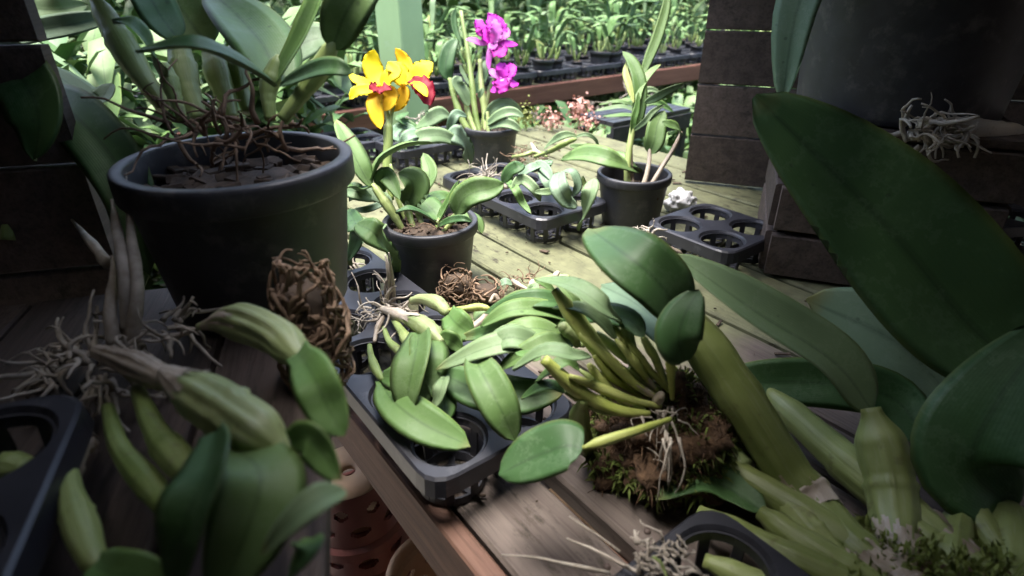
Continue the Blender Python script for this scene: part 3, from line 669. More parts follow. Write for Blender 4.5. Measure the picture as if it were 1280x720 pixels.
for pts, W, m, kw in [
 ([(562, 100, -.01), (557, 85, -.02), (562, 62, -.02), (571, 48, -.01)], 21, 'leafd', dict(roll=.1)),
 ([(575, 52, .02), (569, 38, .02), (567, 22, .02), (570, 10, .02)], 9, 'leafd', dict(roll=.4)),
 ([(586, 132, 0), (580, 118, -.01), (572, 104, -.02), (576, 96, -.02)], 20, 'leafp', dict(roll=.3)),
 ([(592, 118, .02), (602, 100, .02), (607, 84, .03), (609, 74, .04)], 17, 'leafd', dict(roll=-.3)),
 ([(586, 106, 0), (581, 96, 0), (577, 88, 0), (575, 80, 0)], 6, 'leafp', dict(roll=.3)),
 ([(598, 122, -.02), (601, 116, -.03), (604, 110, -.03)], 7, 'leafp', dict(roll=.3)),
 ([(606, 150, -.01), (618, 134, -.02), (636, 130, -.02), (654, 142, 0)], 15, 'leafp', dict(roll=.5)),
 ([(608, 156, -.02), (624, 144, -.05), (640, 140, -.06), (655, 146, -.06)], 14, 'leafp', dict(roll=.2)),
 ([(610, 160, -.02), (626, 154, -.05), (640, 156, -.06), (652, 164, -.06)], 13, 'leafp', dict(roll=.4)),
 ([(594, 60, .02), (586, 52, .03), (580, 45, .03), (574, 38, .04)], 10, 'leaf', dict(roll=.3))]:
    leaf(p, dm_(pts), W, M[m], **kw)
root_mesh(p, [D(612 + rnd.uniform(-22, 22), 176, dm) for _ in range(12)], [UP * .2] * 12, .05, .0012, M['rootb'], wig=1)
flower(p, (614, 54), dm - .01, [
 ('petal', [(613, 54, 0), (606, 44, -.01), (602, 34, -.01), (596, 24, 0)], 24, 'mag', dict(ruf=.13, roll=.5)),
 ('petal', [(614, 54, 0), (618, 42, -.02), (618, 30, -.02), (610, 17, -.01)], 24, 'mag', dict(ruf=.14, roll=-.5)),
 ('petal', [(615, 54, -.01), (619, 44, -.035), (620, 34, -.04), (616, 24, -.035)], 17, 'magl', dict(ruf=.1, roll=.4, fold=.4)),
 ('petal', [(616, 52, 0), (624, 42, -.01), (626, 30, -.01), (622, 20, 0)], 18, 'mag', dict(ruf=.14, roll=.5)),
 ('sepal', [(612, 54, 0), (600, 54, -.01), (592, 50, -.01), (582, 49, 0)], 9, 'magl', dict()),
 ('sepal', [(616, 54, 0), (626, 54, -.01), (636, 55, -.01), (648, 56, 0)], 12, 'mag', dict()),
 ('sepal', [(612, 58, 0), (612, 68, -.01), (611, 78, -.01), (611, 87, -.01)], 8, 'magl', dict()),
 ('petal', [(616, 52, 0), (626, 46, -.01), (632, 42, -.01), (634, 34, 0)], 14, 'magl', dict(ruf=.06)),
 ], [('lip', [(618, 56, -.01), (622, 62, -.03), (628, 66, -.04), (632, 70, -.04)], 22, 'magd', dict(ruf=.12)), ('lip', [(614, 54, -.01), (616, 58, -.03), (618, 62, -.035)], 13, 'magl', dict(ruf=.1)),
     ('lip', [(604, 44, -.02), (600, 40, -.03), (596, 34, -.03)], 12, 'magd', dict(ruf=.12))], M['magl'])
flower(p, (626, 98), dm - .03, [
 ('petal', [(626, 98, 0), (634, 92, -.01), (638, 86, -.01), (642, 80, 0)], 20, 'mag', dict(ruf=.08)),
 ('petal', [(626, 98, 0), (628, 90, -.01), (627, 84, -.01), (624, 78, 0)], 18, 'mag', dict(ruf=.08)),
 ('sepal', [(626, 98, 0), (620, 94, -.01), (616, 90, -.01), (613, 86, 0)], 11, 'magl', dict()),
 ('sepal', [(628, 100, 0), (636, 102, -.01), (642, 104, -.01), (648, 104, 0)], 14, 'mag', dict(ruf=.05)),
 ('petal', [(626, 100, 0), (622, 106, -.01), (618, 110, -.01), (614, 112, 0)], 16, 'mag', dict(ruf=.1)),
 ], [('lip', [(626, 98, -.005), (627, 104, -.025), (627, 110, -.03), (624, 117, -.03)], 20, 'magd', dict(ruf=.15)), ('lip', [(628, 99, -.01), (632, 103, -.02), (636, 106, -.02)], 14, 'magl', dict(ruf=.12))], M['magl'])

# ================================================================== CANE ORCHID IN THE RIGHT POT
cp_ = Z(787, 276, 0); p = thing('potted_cane_orchid', 'black pot with sparse bare canes and long upright leaves, beyond the big leaf', 'potted orchid', cp_)
add_pot(p, .0655, .092, fill=.62)
dc = depth(cp_ + UP * .08)
def dc_(l): return [D(x, y, dc + dd) for x, y, dd in l]
for pts, W in (([(787, 246, 0), (784, 220, 0), (786, 190, 0), (791, 160, 0), (797, 130, 0)], 8), ([(790, 244, 0), (789, 215, .01), (788, 186, .01), (792, 165, .01)], 6), ([(798, 243, -.01), (806, 226, -.01), (811, 205, -.01), (812, 186, -.01)], 6),
               ([(803, 244, -.01), (816, 228, -.02), (830, 205, -.02), (842, 186, -.02), (852, 165, -.02)], 6)):
    bulb(p, dc_(pts), W, M['bulbg'] if W > 6 else M['husk'], nodes=4, prof=[(0, .8), (.2, 1), (.8, .9), (1, .7)])
for pts, W, m, kw in [
 ([(790, 166, .01), (798, 140, .01), (799, 105, .01), (790, 78, .02), (778, 64, .03)], 19, 'leaf', dict(roll=.2)),
 ([(790, 172, .0), (792, 150, -.01), (796, 135, -.01), (798, 115, -.01)], 10, 'leafl', dict(roll=.5)),
 ([(812, 192, -.01), (818, 176, -.02), (822, 155, -.02), (830, 138, -.01)], 26, 'leaf', dict(roll=.1)),
 ([(790, 165, .0), (806, 152, -.02), (816, 140, -.02), (832, 130, -.01)], 8, 'leafp', dict(roll=.5)),
 ([(806, 128, .0), (820, 122, -.02), (834, 114, -.03), (856, 104, -.03)], 11, 'leafp', dict(roll=.8)),
 ([(802, 96, .08), (812, 70, .08), (822, 45, .08), (832, 10, .08), (836, -20, .08)], 14, 'leaf', dict(roll=.3)),
 ([(852, 168, -.02), (848, 160, -.04), (838, 156, -.05), (828, 152, -.05)], 16, 'leaf', dict(roll=.1)),
 ([(797, 130, .0), (800, 110, .01), (812, 92, .02), (826, 80, .03)], 12, 'leaf', dict(roll=-.3)),
 ([(792, 128, .0), (786, 105, .01), (782, 90, .02), (786, 72, .03)], 9, 'leafy', dict(roll=-.3))]:
    leaf(p, dc_(pts), W, M[m], **kw)

# ================================================================== LOOSE DIVISIONS LYING ON THE NEAR TRAY
def division(label, at_, leaves, bulbs, roots=None, z0=BZ, k=None):
    t = thing('orchid_division', label, 'orchid', Z(at_[0], at_[1], 0, z0=z0))
    for pts, W, m, kw in bulbs: bulb(t, ZZ(pts, z0), W, M[m], **kw)
    for pts, W, m, kw in leaves: leaf(t, ZZ(pts, z0), W, M[m], **kw)
    if roots:
        st, n, L, r, m = roots
        S = []
        for _ in range(n): x, y, h = rnd.choice(st); S.append(Z(x + rnd.uniform(-4, 4), y + rnd.uniform(-4, 4), h, z0=z0))
        c = sum(S, Vector()) / len(S)
        root_mesh(t, S, [(s - c).normalized() + Vector((-.3, .1, .1)) for s in S], L, r, M[m], floor=z0 + .004, wig=.9, gravity=.6)
    return t
division('bare-root orchid on the bench-edge tray with a folded leaf and fat pale bulbs', (490, 440), [
 ([(524, 414, .085), (520, 440, .10), (512, 480, .085), (507, 521, .06)], 54, 'leaf', dict(roll=.5, fold=.35, peak=.45, base=.5)),
 ([(528, 420, .085), (536, 440, .095), (530, 475, .078), (512, 520, .058)], 52, 'leaf', dict(roll=-.3, fold=.2, peak=.4, base=.5)),
 ([(476, 474, .062), (490, 500, .07), (530, 530, .068), (588, 558, .055)], 55, 'leafl', dict(roll=.1, fold=.15, base=.3, peak=.6)),
 ([(478, 470, .065), (492, 472, .075), (506, 482, .075), (520, 500, .065)], 31, 'leafl', dict(roll=.3, base=.5)),
 ([(557, 470, .08), (552, 482, .085), (546, 500, .075), (536, 514, .062)], 22, 'leafp', dict(roll=.5, base=.6)),
 ([(535, 455, .07), (545, 480, .07), (556, 505, .06), (552, 530, .058)], 34, 'leafl', dict(roll=-.5, base=.5)),
 ([(550, 424, .09), (560, 424, .095), (570, 430, .09), (578, 438, .085)], 26, 'leafl', dict(roll=.8, base=.6)),
 ], [
 ([(478, 386, .065), (495, 392, .07), (510, 399, .072)], 16, 'husk', dict(nodes=1)),
 ([(505, 396, .075), (525, 405, .085), (540, 416, .09), (553, 428, .09)], 25, 'bulbp', dict(nodes=1, sheath=[(.02, .5)], prof=[(0, .55), (.35, 1), (.7, .95), (1, .35)])),
 ([(492, 400, .06), (502, 414, .07), (510, 428, .078), (516, 440, .08)], 15, 'bulbg', dict(nodes=1)),
 ([(480, 410, .055), (486, 426, .06), (498, 438, .065), (508, 448, .068)], 11, 'bulbg', dict(nodes=2)),
 ([(462, 432, .055), (464, 446, .06), (470, 462, .062), (478, 475, .064)], 12, 'bulbg', dict(nodes=1)),
 ([(515, 376, .075), (530, 374, .085), (548, 380, .09), (560, 392, .088)], 19, 'bulbp', dict(nodes=0, ridge=.08)),
 ([(468, 428, .05), (472, 410, .055), (480, 395, .06)], 8, 'husk', dict(nodes=1)),
 ], ([(478, 388, .06), (470, 396, .055), (484, 380, .07), (500, 384, .065), (464, 390, .05), (480, 404, .05)], 46, .05, .0016, 'root'))
# long pale aerial roots standing against the pot
t = thing('pale_roots', 'pair of long pale roots standing against the black pot wall', 'roots', Z(490, 385, .05))
mb = MB()
for pts in ([(484, 385, .05), (482, 365, .075), (483, 352, .095), (484, 345, .10)], [(492, 382, .055), (492, 362, .085), (489, 338, .115), (486, 316, .14)], [(489, 380, .055), (486, 350, .1), (484, 330, .12), (481, 318, .13)], [(478, 352, .07), (472, 344, .075), (467, 338, .08)]):
    mb.add(*tube_data(ZZ(pts), interp([(0, .0026), (.5, .0022), (1, .0008)]), 7, 10, 0, .2, 3))
mb.build('root', M['root'], t)
division('orchid division with a pale drooping leaf pointing left across the tray', (600, 440), [
 ([(668, 432, .105), (640, 428, .115), (600, 438, .11), (545, 462, .085)], 35, 'leafp', dict(roll=.15, fold=.25, peak=.4, base=.3)),
 ([(590, 440, .10), (605, 470, .105), (625, 510, .09), (644, 551, .062)], 52, 'leaf', dict(roll=.05, fold=.22, peak=.55, base=.45)),
 ([(550, 466, .07), (595, 486, .07), (650, 496, .07), (708, 486, .075)], 54, 'leafd', dict(roll=.2, fold=.2, base=.6)),
 ([(560, 392, .09), (568, 402, .095), (580, 412, .09), (592, 418, .085)], 39, 'leafl', dict(roll=.5, base=.7)),
 ], [([(560, 388, .09), (580, 386, .095), (600, 384, .095), (612, 386, .095)], 10, 'bulb', dict(nodes=0)),
     ([(556, 422, .07), (580, 416, .08), (600, 402, .085), (612, 388, .09)], 9, 'husk', dict(nodes=1))])
division('stack of long horizontal orchid leaves left of the mossy clump', (650, 420), [
 ([(712, 398, .10), (680, 388, .115), (640, 388, .12), (600, 408, .10)], 31, 'leaf', dict(roll=.2, fold=.3)),
 ([(704, 404, .095), (670, 402, .105), (630, 410, .1), (572, 424, .08)], 29, 'leafd', dict(roll=-.2, fold=.3)),
 ([(706, 420, .10), (680, 412, .115), (645, 414, .115), (588, 440, .09)], 34, 'leaf', dict(roll=.3, fold=.25)),
 ([(680, 432, .105), (655, 424, .118), (630, 424, .118), (600, 446, .10)], 36, 'leafp', dict(roll=.1, fold=.25)),
 ([(690, 380, .09), (670, 372, .1), (650, 370, .1), (625, 376, .09)], 20, 'leaf', dict(roll=.2)),
 ([(700, 372, .085), (690, 362, .1), (676, 352, .11), (668, 348, .11)], 13, 'leaf', dict(roll=.3)),
 ([(716, 430, .11), (690, 428, .12), (660, 440, .115), (622, 462, .095)], 30, 'leaf', dict(roll=.1, fold=.3)),
 ([(720, 388, .10), (690, 376, .12), (650, 376, .12), (606, 392, .10)], 28, 'leafd', dict(roll=.1, fold=.3)),
 ([(640, 400, .08), (620, 398, .085), (604, 392, .085), (592, 400, .08)], 26, 'leaf', dict(roll=.4)),
 ], [([(700, 410, .07), (715, 420, .07), (730, 432, .07)], 14, 'bulbg', dict(nodes=1))])
# brown coiled root ball pulled from its pot
def root_ball(label, c, rx, rz, n, r, mat='rootb', cat='root ball'):
    t = thing('root_ball', label, cat, c - UP * rz)
    mb = MB()
    for _ in range(n):
        a0 = rnd.uniform(0, 6.28); q = rnd.uniform(.62, 1.02); sp = rnd.choice([rnd.uniform(.3, 1.0), rnd.uniform(.8, 2.0)]) * rnd.choice((-1, 1)); z0_ = rnd.uniform(-1, 1); z1_ = z0_ + rnd.uniform(-1.1, 1.1); pts = []
        for k in range(6):
            a = a0 + sp * k / 5 + rnd.uniform(-.12, .12); zz = max(-1, min(1.15, z0_ + (z1_ - z0_) * k / 5 + rnd.uniform(-.1, .1)))
            w_ = (1 - .25 * max(0, zz)) * q * rnd.uniform(.92, 1.1)
            pts.append(c + Vector((math.cos(a) * rx * w_, math.sin(a) * rx * w_, zz * rz)))
        rr = r * rnd.uniform(.35, 1.25)
        mb.add(*tube_data(pts, lambda t_: rr * (1 - .55 * t_), 6, 12, 0, .55, rnd.random() * 9))
    mb.build('roots', M[mat], t)
    bm = bmesh.new(); bmesh.ops.create_icosphere(bm, subdivisions=3, radius=1)
    vs = [c + Vector((v.co.x * rx, v.co.y * rx, v.co.z * rz)) * (.72 + .22 * noise.noise(v.co * 3)) for v in bm.verts]; fs = [tuple(x.index for x in f.verts) for f in bm.faces]; bm.free()
    obj('core', vs, fs, M['bark'], t)
    return t
root_ball('brown coiled root ball shaped like its old pot, beside the black pot', Z(571, 358, .03), .026, .024, 90, .0014)
t = root_ball('dark tangle of roots and dried stems on the bench right of the root ball', Z(606, 366, .022), .026, .016, 46, .0015)
bulb(t, ZZ([(612, 378, .03), (618, 370, .035), (624, 376, .03)]), 7, M['husk'], 'stem', nodes=1)
division('dry brown division with pinkish husks at the plank gap', (655, 355), [
 ([(640, 356, .03), (632, 352, .035), (626, 356, .03), (618, 364, .02)], 12, 'leafg', dict(roll=.3)),
 ([(656, 380, .04), (662, 368, .05), (668, 358, .06), (672, 372, .06)], 13, 'leafp', dict(roll=.2)),
 ], [([(662, 372, .03), (664, 360, .035), (666, 350, .04)], 9, 'husk', dict(nodes=1)), ([(690, 352, .04), (694, 345, .05), (698, 340, .05)], 8, 'husk', dict(nodes=1)),
     ([(668, 352, .03), (690, 347, .035), (712, 346, .04)], 9, 'bulbg', dict(nodes=1)), ([(660, 362, .025), (648, 356, .025), (640, 350, .025)], 7, 'husk', dict(nodes=1))],
 ([(650, 352, .015), (640, 350, .015), (660, 348, .02)], 30, .03, .0012, 'rootb'))

# ================================================================== MOSSY CLUMP WITH YELLOW-GREEN BULBS
mc = Z(812, 560, .03); big = thing('mossy_orchid_clump', 'large orchid on a mossy fibre block with yellow-green bulbs and broad leaves', 'orchid', Vector((mc.x, mc.y, BZ)))
def blob(c, r3, f, seed, sub=4):
    bm = bmesh.new(); bmesh.ops.create_icosphere(bm, subdivisions=sub, radius=1)
    vs = []
    for v in bm.verts:
        k = 1 + f * noise.fractal(v.co * 2.2 + Vector((seed, 0, 0)), 1, 2, 5)
        vs.append(c + Vector((v.co.x * r3[0], v.co.y * r3[1], v.co.z * r3[2])) * k)
    fs = [tuple(x.index for x in q.verts) for q in bm.faces]; bm.free(); return vs, fs
bc = Z(834, 545, .035); bc.z = BZ + .033
v, f = blob(bc, (.062, .054, .04), .55, 2, 5); obj('fibre_block', v, f, M['fibre'], big)
def fur(vs, fs, n, L, wd, cond, seed, up=.3):
    r = random.Random(seed); mb = MB(); F_ = [q for q in fs]
    for _ in range(n):
        q = r.choice(F_); a, b, c = (vs[q[0]], vs[q[1]], vs[q[2]]); s, t_ = r.random(), r.random()
        if s + t_ > 1: s, t_ = 1 - s, 1 - t_
        p0 = a + (b - a) * s + (c - a) * t_; nn = (b - a).cross(c - a).normalized()
        if not cond(p0, nn): continue
        d = (nn + Vector((r.uniform(-1, 1), r.uniform(-1, 1), r.uniform(-1, 1))) * .9 + UP * up).normalized(); sd_ = d.cross(Vector((r.uniform(-1, 1), r.uniform(-1, 1), .3))).normalized()
        l = L * r.uniform(.5, 1.4)
        p1 = p0 + d * l * .5 + UP * .1 * l; p2 = p0 + d * l - UP * l * r.uniform(0, .5)
        mb.add([p0 - sd_ * wd * .3, p0 + sd_ * wd * .3, p1 + sd_ * wd * .5, p1 - sd_ * wd * .5, p2], [(0, 1, 2, 3), (3, 2, 4)], [(.3, 0), (.7, 0), (.8, .5), (.2, .5), (.5, 1)])
    return mb
mosscond = lambda q, n: noise.noise(q * 22 + Vector((4, 0, 0))) + .6 * noise.noise(q * 60) > .02
fur(v, f, 7000, .009, .0022, mosscond, 5).build('moss', M['moss'], big, kind='stuff')
fur(v, f, 4500, .012, .0009, lambda q, n: not mosscond(q, n) or q.z > bc.z + .02, 6, 0).build('fibre', M['fibre'], big, kind='stuff')
root_mesh(big, [Z(818 + rnd.uniform(-25, 30), 508 + rnd.uniform(-8, 20), .085) for _ in range(20)], [Vector((rnd.uniform(-1, 1), -.5, -.2)) for _ in range(20)], .03, .001, M['root'], wig=.9, gravity=1)
root_mesh(big, [Z(835 + rnd.uniform(-14, 14), 530 + rnd.uniform(-8, 30), .08) for _ in range(14)], [Vector((rnd.uniform(-.4, .4), -.5, -1)) for _ in range(14)], .06, .0011, M['root'], wig=.5, gravity=1.2)
BULBS = [
 ([(818, 494, .08), (790, 474, .10), (756, 448, .125), (722, 402, .15), (693, 362, .17)], 22, 'bulb', dict(nodes=2, sheath=[(.12, .4)], prof=[(0, .45), (.25, .62), (.45, .85), (.8, 1.05), (1, .5)])),
 ([(800, 482, .085), (793, 455, .11), (786, 428, .135), (779, 404, .155)], 17, 'bulbg', dict(nodes=0, prof=[(0, .5), (.35, .9), (.75, 1), (1, .45)])),
 ([(812, 517, .085), (770, 512, .09), (722, 488, .105), (680, 449, .13)], 19, 'bulb', dict(nodes=1, prof=[(0, .4), (.3, .7), (.75, 1), (1, .7)])),
 ([(785, 510, .085), (768, 492, .095), (750, 472, .11), (735, 455, .12)], 13, 'bulb', dict(nodes=1)),
 ([(800, 496, .085), (780, 482, .1), (760, 466, .115), (742, 444, .13)], 12, 'bulb', dict(nodes=2)),
 ([(832, 478, .09), (800, 458, .105), (770, 436, .12), (745, 416, .13)], 15, 'bulbg', dict(nodes=1)),
 ([(830, 472, .10), (822, 452, .12), (812, 436, .14), (803, 420, .155)], 12, 'bulbg', dict(nodes=0)),
 ([(840, 498, .095), (839, 475, .12), (838, 455, .14), (836, 440, .155)], 12, 'bulb', dict(nodes=0)),
 ([(730, 500, .10), (724, 520, .075), (726, 545, .045), (734, 562, .02)], 28, 'bulbg', dict(nodes=1, prof=[(0, .4), (.4, .9), (.75, 1), (1, .7)])),
 ([(838, 524, .10), (800, 537, .11), (765, 548, .11), (728, 560, .105)], 13, 'bulb', dict(nodes=0, prof=[(0, .55), (.3, .85), (.8, 1.05), (1, .4)])),
 ([(722, 432, .11), (716, 420, .12), (708, 412, .125), (700, 406, .13)], 18, 'bulbp', dict(nodes=0)),
 ([(815, 508, .08), (822, 500, .09), (828, 492, .1)], 14, 'husk', dict(nodes=1)),
 ([(826, 486, .09), (808, 478, .1), (796, 470, .11), (786, 460, .12)], 10, 'bulbg', dict(nodes=1)),
 ([(828, 500, .085), (796, 482, .105), (758, 446, .13), (724, 416, .145)], 13, 'bulb', dict(nodes=2, sheath=[(.15, .4)])),
 ([(826, 508, .085), (790, 500, .095), (752, 486, .105), (712, 470, .12)], 13, 'bulb', dict(nodes=2)),
 ([(836, 488, .09), (812, 462, .115), (790, 436, .135), (764, 404, .15)], 12, 'bulb', dict(nodes=1)),
 ([(806, 512, .085), (780, 500, .095), (752, 482, .105), (724, 462, .115)], 9, 'bulbg', dict(nodes=2, sheath=[(.2, .55)])),
 ([(822, 490, .09), (806, 470, .11), (790, 448, .13), (770, 424, .14)], 11, 'bulb', dict(nodes=1, sheath=[(.1, .4)])),
 ([(796, 516, .08), (764, 516, .085), (736, 506, .09), (706, 490, .1)], 10, 'bulbg', dict(nodes=2)),
 ([(834, 486, .09), (826, 468, .11), (820, 452, .12), (812, 440, .13)], 9, 'bulb', dict(nodes=1)),
 ([(812, 500, .08), (788, 492, .09), (770, 484, .1), (754, 470, .11)], 9, 'husk', dict(nodes=2)),
]
for pts, W, m, kw in BULBS: bulb(big, ZZ(pts), W, M[m], **kw)
BL = [
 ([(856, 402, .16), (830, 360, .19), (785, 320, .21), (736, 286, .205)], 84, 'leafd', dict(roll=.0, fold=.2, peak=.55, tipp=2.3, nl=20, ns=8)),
 ([(844, 440, .14), (825, 405, .145), (795, 378, .14), (752, 358, .125)], 61, 'leafg', dict(roll=.1, fold=.1, peak=.55, nl=18)),
 ([(856, 452, .155), (848, 424, .175), (856, 394, .19), (874, 362, .205)], 59, 'leafd', dict(roll=-.1, fold=.15, peak=.45, base=.3)),
 ([(779, 404, .155), (755, 384, .18), (715, 358, .185), (668, 348, .165)], 30, 'leafp', dict(roll=.25, fold=.3, peak=.5)),
 ([(804, 421, .155), (790, 402, .16), (760, 392, .155), (728, 395, .14), (694, 410, .12)], 29, 'leafd', dict(roll=-.3, fold=.2)),
 ([(738, 444, .13), (715, 444, .145), (680, 440, .145), (640, 462, .125)], 27, 'leafp', dict(roll=.35, fold=.35, twist=.5)),
 ([(676, 448, .13), (660, 444, .13), (645, 440, .12)], 17, 'leafl', dict(roll=.1)),
 ([(728, 560, .105), (708, 556, .105), (665, 572, .09), (624, 594, .075)], 73, 'leafd', dict(roll=.15, fold=.08, peak=.5, tipp=2.2, ns=8, nl=18, notch=.0)),
 ([(724, 462, .115), (708, 452, .125), (690, 462, .12), (668, 478, .1)], 20, 'leaf', dict(roll=.3, fold=.3)),
 ([(770, 424, .14), (748, 398, .16), (722, 384, .165), (690, 384, .15)], 20, 'leafp', dict(roll=.2, fold=.3)),
 ([(706, 490, .1), (690, 482, .105), (670, 486, .1), (650, 498, .085)], 18, 'leafd', dict(roll=.3)),
 ([(730, 395, .10), (715, 372, .12), (700, 352, .13), (705, 346, .12)], 15, 'leaf', dict(roll=.1)),
 ([(756, 398, .09), (738, 380, .1), (716, 362, .1), (700, 350, .09)], 27, 'leaf', dict(roll=.2)),
]
for pts, W, m, kw in BL: leaf(big, ZZ(pts), W, M[m], **kw)

# ================================================================== MIDDLE OF THE BENCH: LOOSE PLANTS
division('loose plant with pale spidery roots and drooping yellowish leaves on the middle tray', (640, 235), [
 ([(640, 235, .09), (652, 224, .1), (668, 236, .09), (676, 252, .065)], 14, 'leafp', dict(roll=.4)),
 ([(630, 222, .08), (644, 236, .09), (652, 252, .07), (664, 267, .055)], 11, 'leafl', dict(roll=.2)),
 ([(628, 228, .09), (638, 214, .11), (648, 208, .12), (654, 204, .12)], 18, 'leafd', dict(roll=.2)),
 ([(668, 240, .085), (684, 240, .085), (694, 238, .08), (704, 236, .07)], 10, 'leafp', dict(roll=.3)),
 ([(665, 215, .09), (674, 206, .1), (684, 214, .1), (690, 226, .09)], 14, 'leafg', dict(roll=.4)),
 ], [([(612, 230, .06), (625, 232, .07), (636, 234, .08)], 7, 'husk', dict(nodes=2)), ([(640, 196, .06), (655, 194, .08), (668, 190, .085), (684, 196, .08)], 6, 'bulbg', dict(nodes=2))],
 ([(608, 222, .07), (604, 226, .06), (612, 220, .07), (600, 228, .06)], 26, .055, .0016, 'root'))
division('loose plant with broad blue-green leaves between the tray and the right pot', (705, 240), [
 ([(700, 215, .1), (698, 230, .105), (708, 250, .08), (722, 258, .06)], 24, 'leafg', dict(roll=.3, fold=.3)),
 ([(742, 224, .11), (738, 240, .1), (730, 265, .06), (722, 288, .01)], 22, 'leafp', dict(roll=.3, fold=.25)),
 ([(704, 214, .1), (716, 216, .1), (722, 232, .08), (716, 246, .06)], 14, 'leafg', dict(roll=-.5)),
 ([(690, 205, .09), (670, 208, .1), (655, 216, .09), (645, 228, .07)], 15, 'leafg', dict(roll=.3)),
 ([(702, 198, .09), (730, 192, .12), (765, 200, .12), (800, 216, .08)], 27, 'leaf', dict(roll=.1, fold=.2)),
 ([(745, 196, .09), (770, 194, .11), (790, 204, .1), (804, 216, .07)], 16, 'leafl', dict(roll=-.3)),
 ([(690, 240, .07), (684, 224, .09), (680, 210, .09), (690, 200, .09)], 18, 'leafg', dict(roll=.1)),
 ], [([(730, 245, .05), (732, 235, .06), (728, 220, .08)], 6, 'bulbg', dict(nodes=1)), ([(668, 196, .08), (690, 188, .1), (708, 178, .12), (720, 174, .12)], 8, 'bulbg', dict(nodes=2))],
 ([(660, 196, .06), (670, 200, .06), (650, 198, .06)], 34, .035, .0013, 'rootb'))
division('small loose plant with a thin arched leaf beside the magenta pot', (690, 180), [
 ([(680, 186, .1), (694, 174, .13), (708, 168, .14), (722, 170, .13)], 10, 'leafp', dict(roll=.4)),
 ([(716, 172, .12), (732, 168, .13), (744, 174, .12), (749, 186, .1)], 5, 'leafp', dict(roll=.4)),
 ([(712, 182, .1), (726, 184, .1), (738, 184, .1), (752, 190, .08)], 9, 'leaf', dict(roll=.4)),
 ], [([(664, 180, .06), (672, 192, .07), (684, 198, .07)], 8, 'husk', dict(nodes=1))], ([(660, 185, .05), (668, 190, .05), (650, 190, .05)], 20, .03, .0012, 'rootb'))
division('pale grey-green leaves of a loose plant left of the magenta pot', (545, 180), [
 ([(540, 178, .1), (525, 168, .13), (508, 172, .13), (498, 190, .1)], 18, 'leafg', dict(roll=.2)),
 ([(500, 182, .1), (525, 172, .13), (552, 170, .13), (576, 180, .11)], 22, 'leafp', dict(roll=.3)),
 ([(556, 170, .12), (570, 168, .13), (582, 182, .1), (588, 206, .05)], 24, 'leafg', dict(roll=.4)),
 ([(520, 160, .1), (536, 150, .13), (552, 142, .14), (566, 148, .12)], 20, 'leafp', dict(roll=.4)),
 ([(560, 168, .12), (566, 150, .15), (572, 142, .16), (584, 146, .15)], 13, 'leafg', dict(roll=.2)),
 ([(498, 176, .09), (492, 168, .1), (502, 158, .1), (520, 160, .1)], 13, 'leafg', dict(roll=.2)),
 ([(510, 140, .12), (500, 148, .12), (510, 156, .1), (524, 160, .1)], 14, 'leafd', dict(roll=.2)),
 ], [([(520, 160, .08), (532, 152, .1), (540, 148, .1)], 10, 'bulbp', dict(nodes=1))], ([(524, 150, .09), (530, 146, .1)], 14, .04, .0015, 'root'))
division('plant at the left bench edge with broad leaves drooping past the pot', (455, 300), [
 ([(446, 280, .13), (466, 290, .14), (486, 318, .09), (495, 352, .03)], 32, 'leaf', dict(roll=.4, fold=.25)),
 ([(436, 262, .12), (446, 284, .12), (446, 302, .1), (436, 326, .07)], 26, 'leafd', dict(roll=.4)),
 ([(482, 280, .1), (472, 286, .11), (456, 276, .12), (444, 270, .12)], 15, 'leafp', dict(roll=.4)),
 ([(442, 262, .1), (458, 262, .1), (474, 256, .1), (484, 250, .1)], 9, 'leafg', dict(roll=.3)),
 ([(420, 236, .12), (440, 238, .14), (456, 244, .13), (470, 250, .11)], 22, 'leafp', dict(roll=.4)),
 ([(425, 300, .12), (410, 280, .14), (400, 250, .16)], 26, 'leaf', dict(roll=.2)),
 ], [([(438, 330, .05), (430, 310, .08), (428, 290, .11)], 12, 'bulbg', dict(nodes=1))], ([(440, 330, .04)], 10, .03, .0014, 'root'))
division('pale knuckled roots of a bare plant behind the big leaf', (815, 305), [
 ([(824, 320, .04), (836, 330, .05), (848, 340, .05)], 12, 'leafl', dict(roll=.3))], [([(820, 305, .06), (834, 312, .06), (852, 318, .05)], 11, 'husk', dict(nodes=3))],
 ([(806, 295, .06), (812, 290, .06), (818, 300, .06), (808, 302, .05)], 34, .028, .0019, 'root'))
t = thing('loose_roots', 'tangle of curly pale roots with a green shoot at the front of the bench', 'roots', Z(805, 700, .05))
root_mesh(t, [Z(822 + rnd.uniform(-26, 40), 694 + rnd.uniform(-22, 30), .058) for _ in range(40)], [Vector((-.5, .3, .3))] * 40, .028, .0013, M['root'], floor=BZ + .052, wig=1.1, gravity=.6)
root_mesh(t, [Z(800, 716, .06), Z(762, 716, .06), Z(775, 690, .06)], [Vector((-1, .75, .05)), Vector((-1, .1, .1)), Vector((-1, .8, .3))], .06, .0015, M['root'], wig=.15, gravity=.2)
bulb(t, ZZ([(834, 724, .06), (826, 706, .065), (816, 696, .07)]), 7, M['bulbg'], 'shoot', nodes=1)
t = thing('plastic_bag', 'crumpled white plastic bag beside the right black pot', 'bag', Z(842, 255, 0))
v, f = blob(Z(852, 252, .02), (.026, .024, .022), .45, 9, 4); obj('film', v, f, M['white'], t, True)
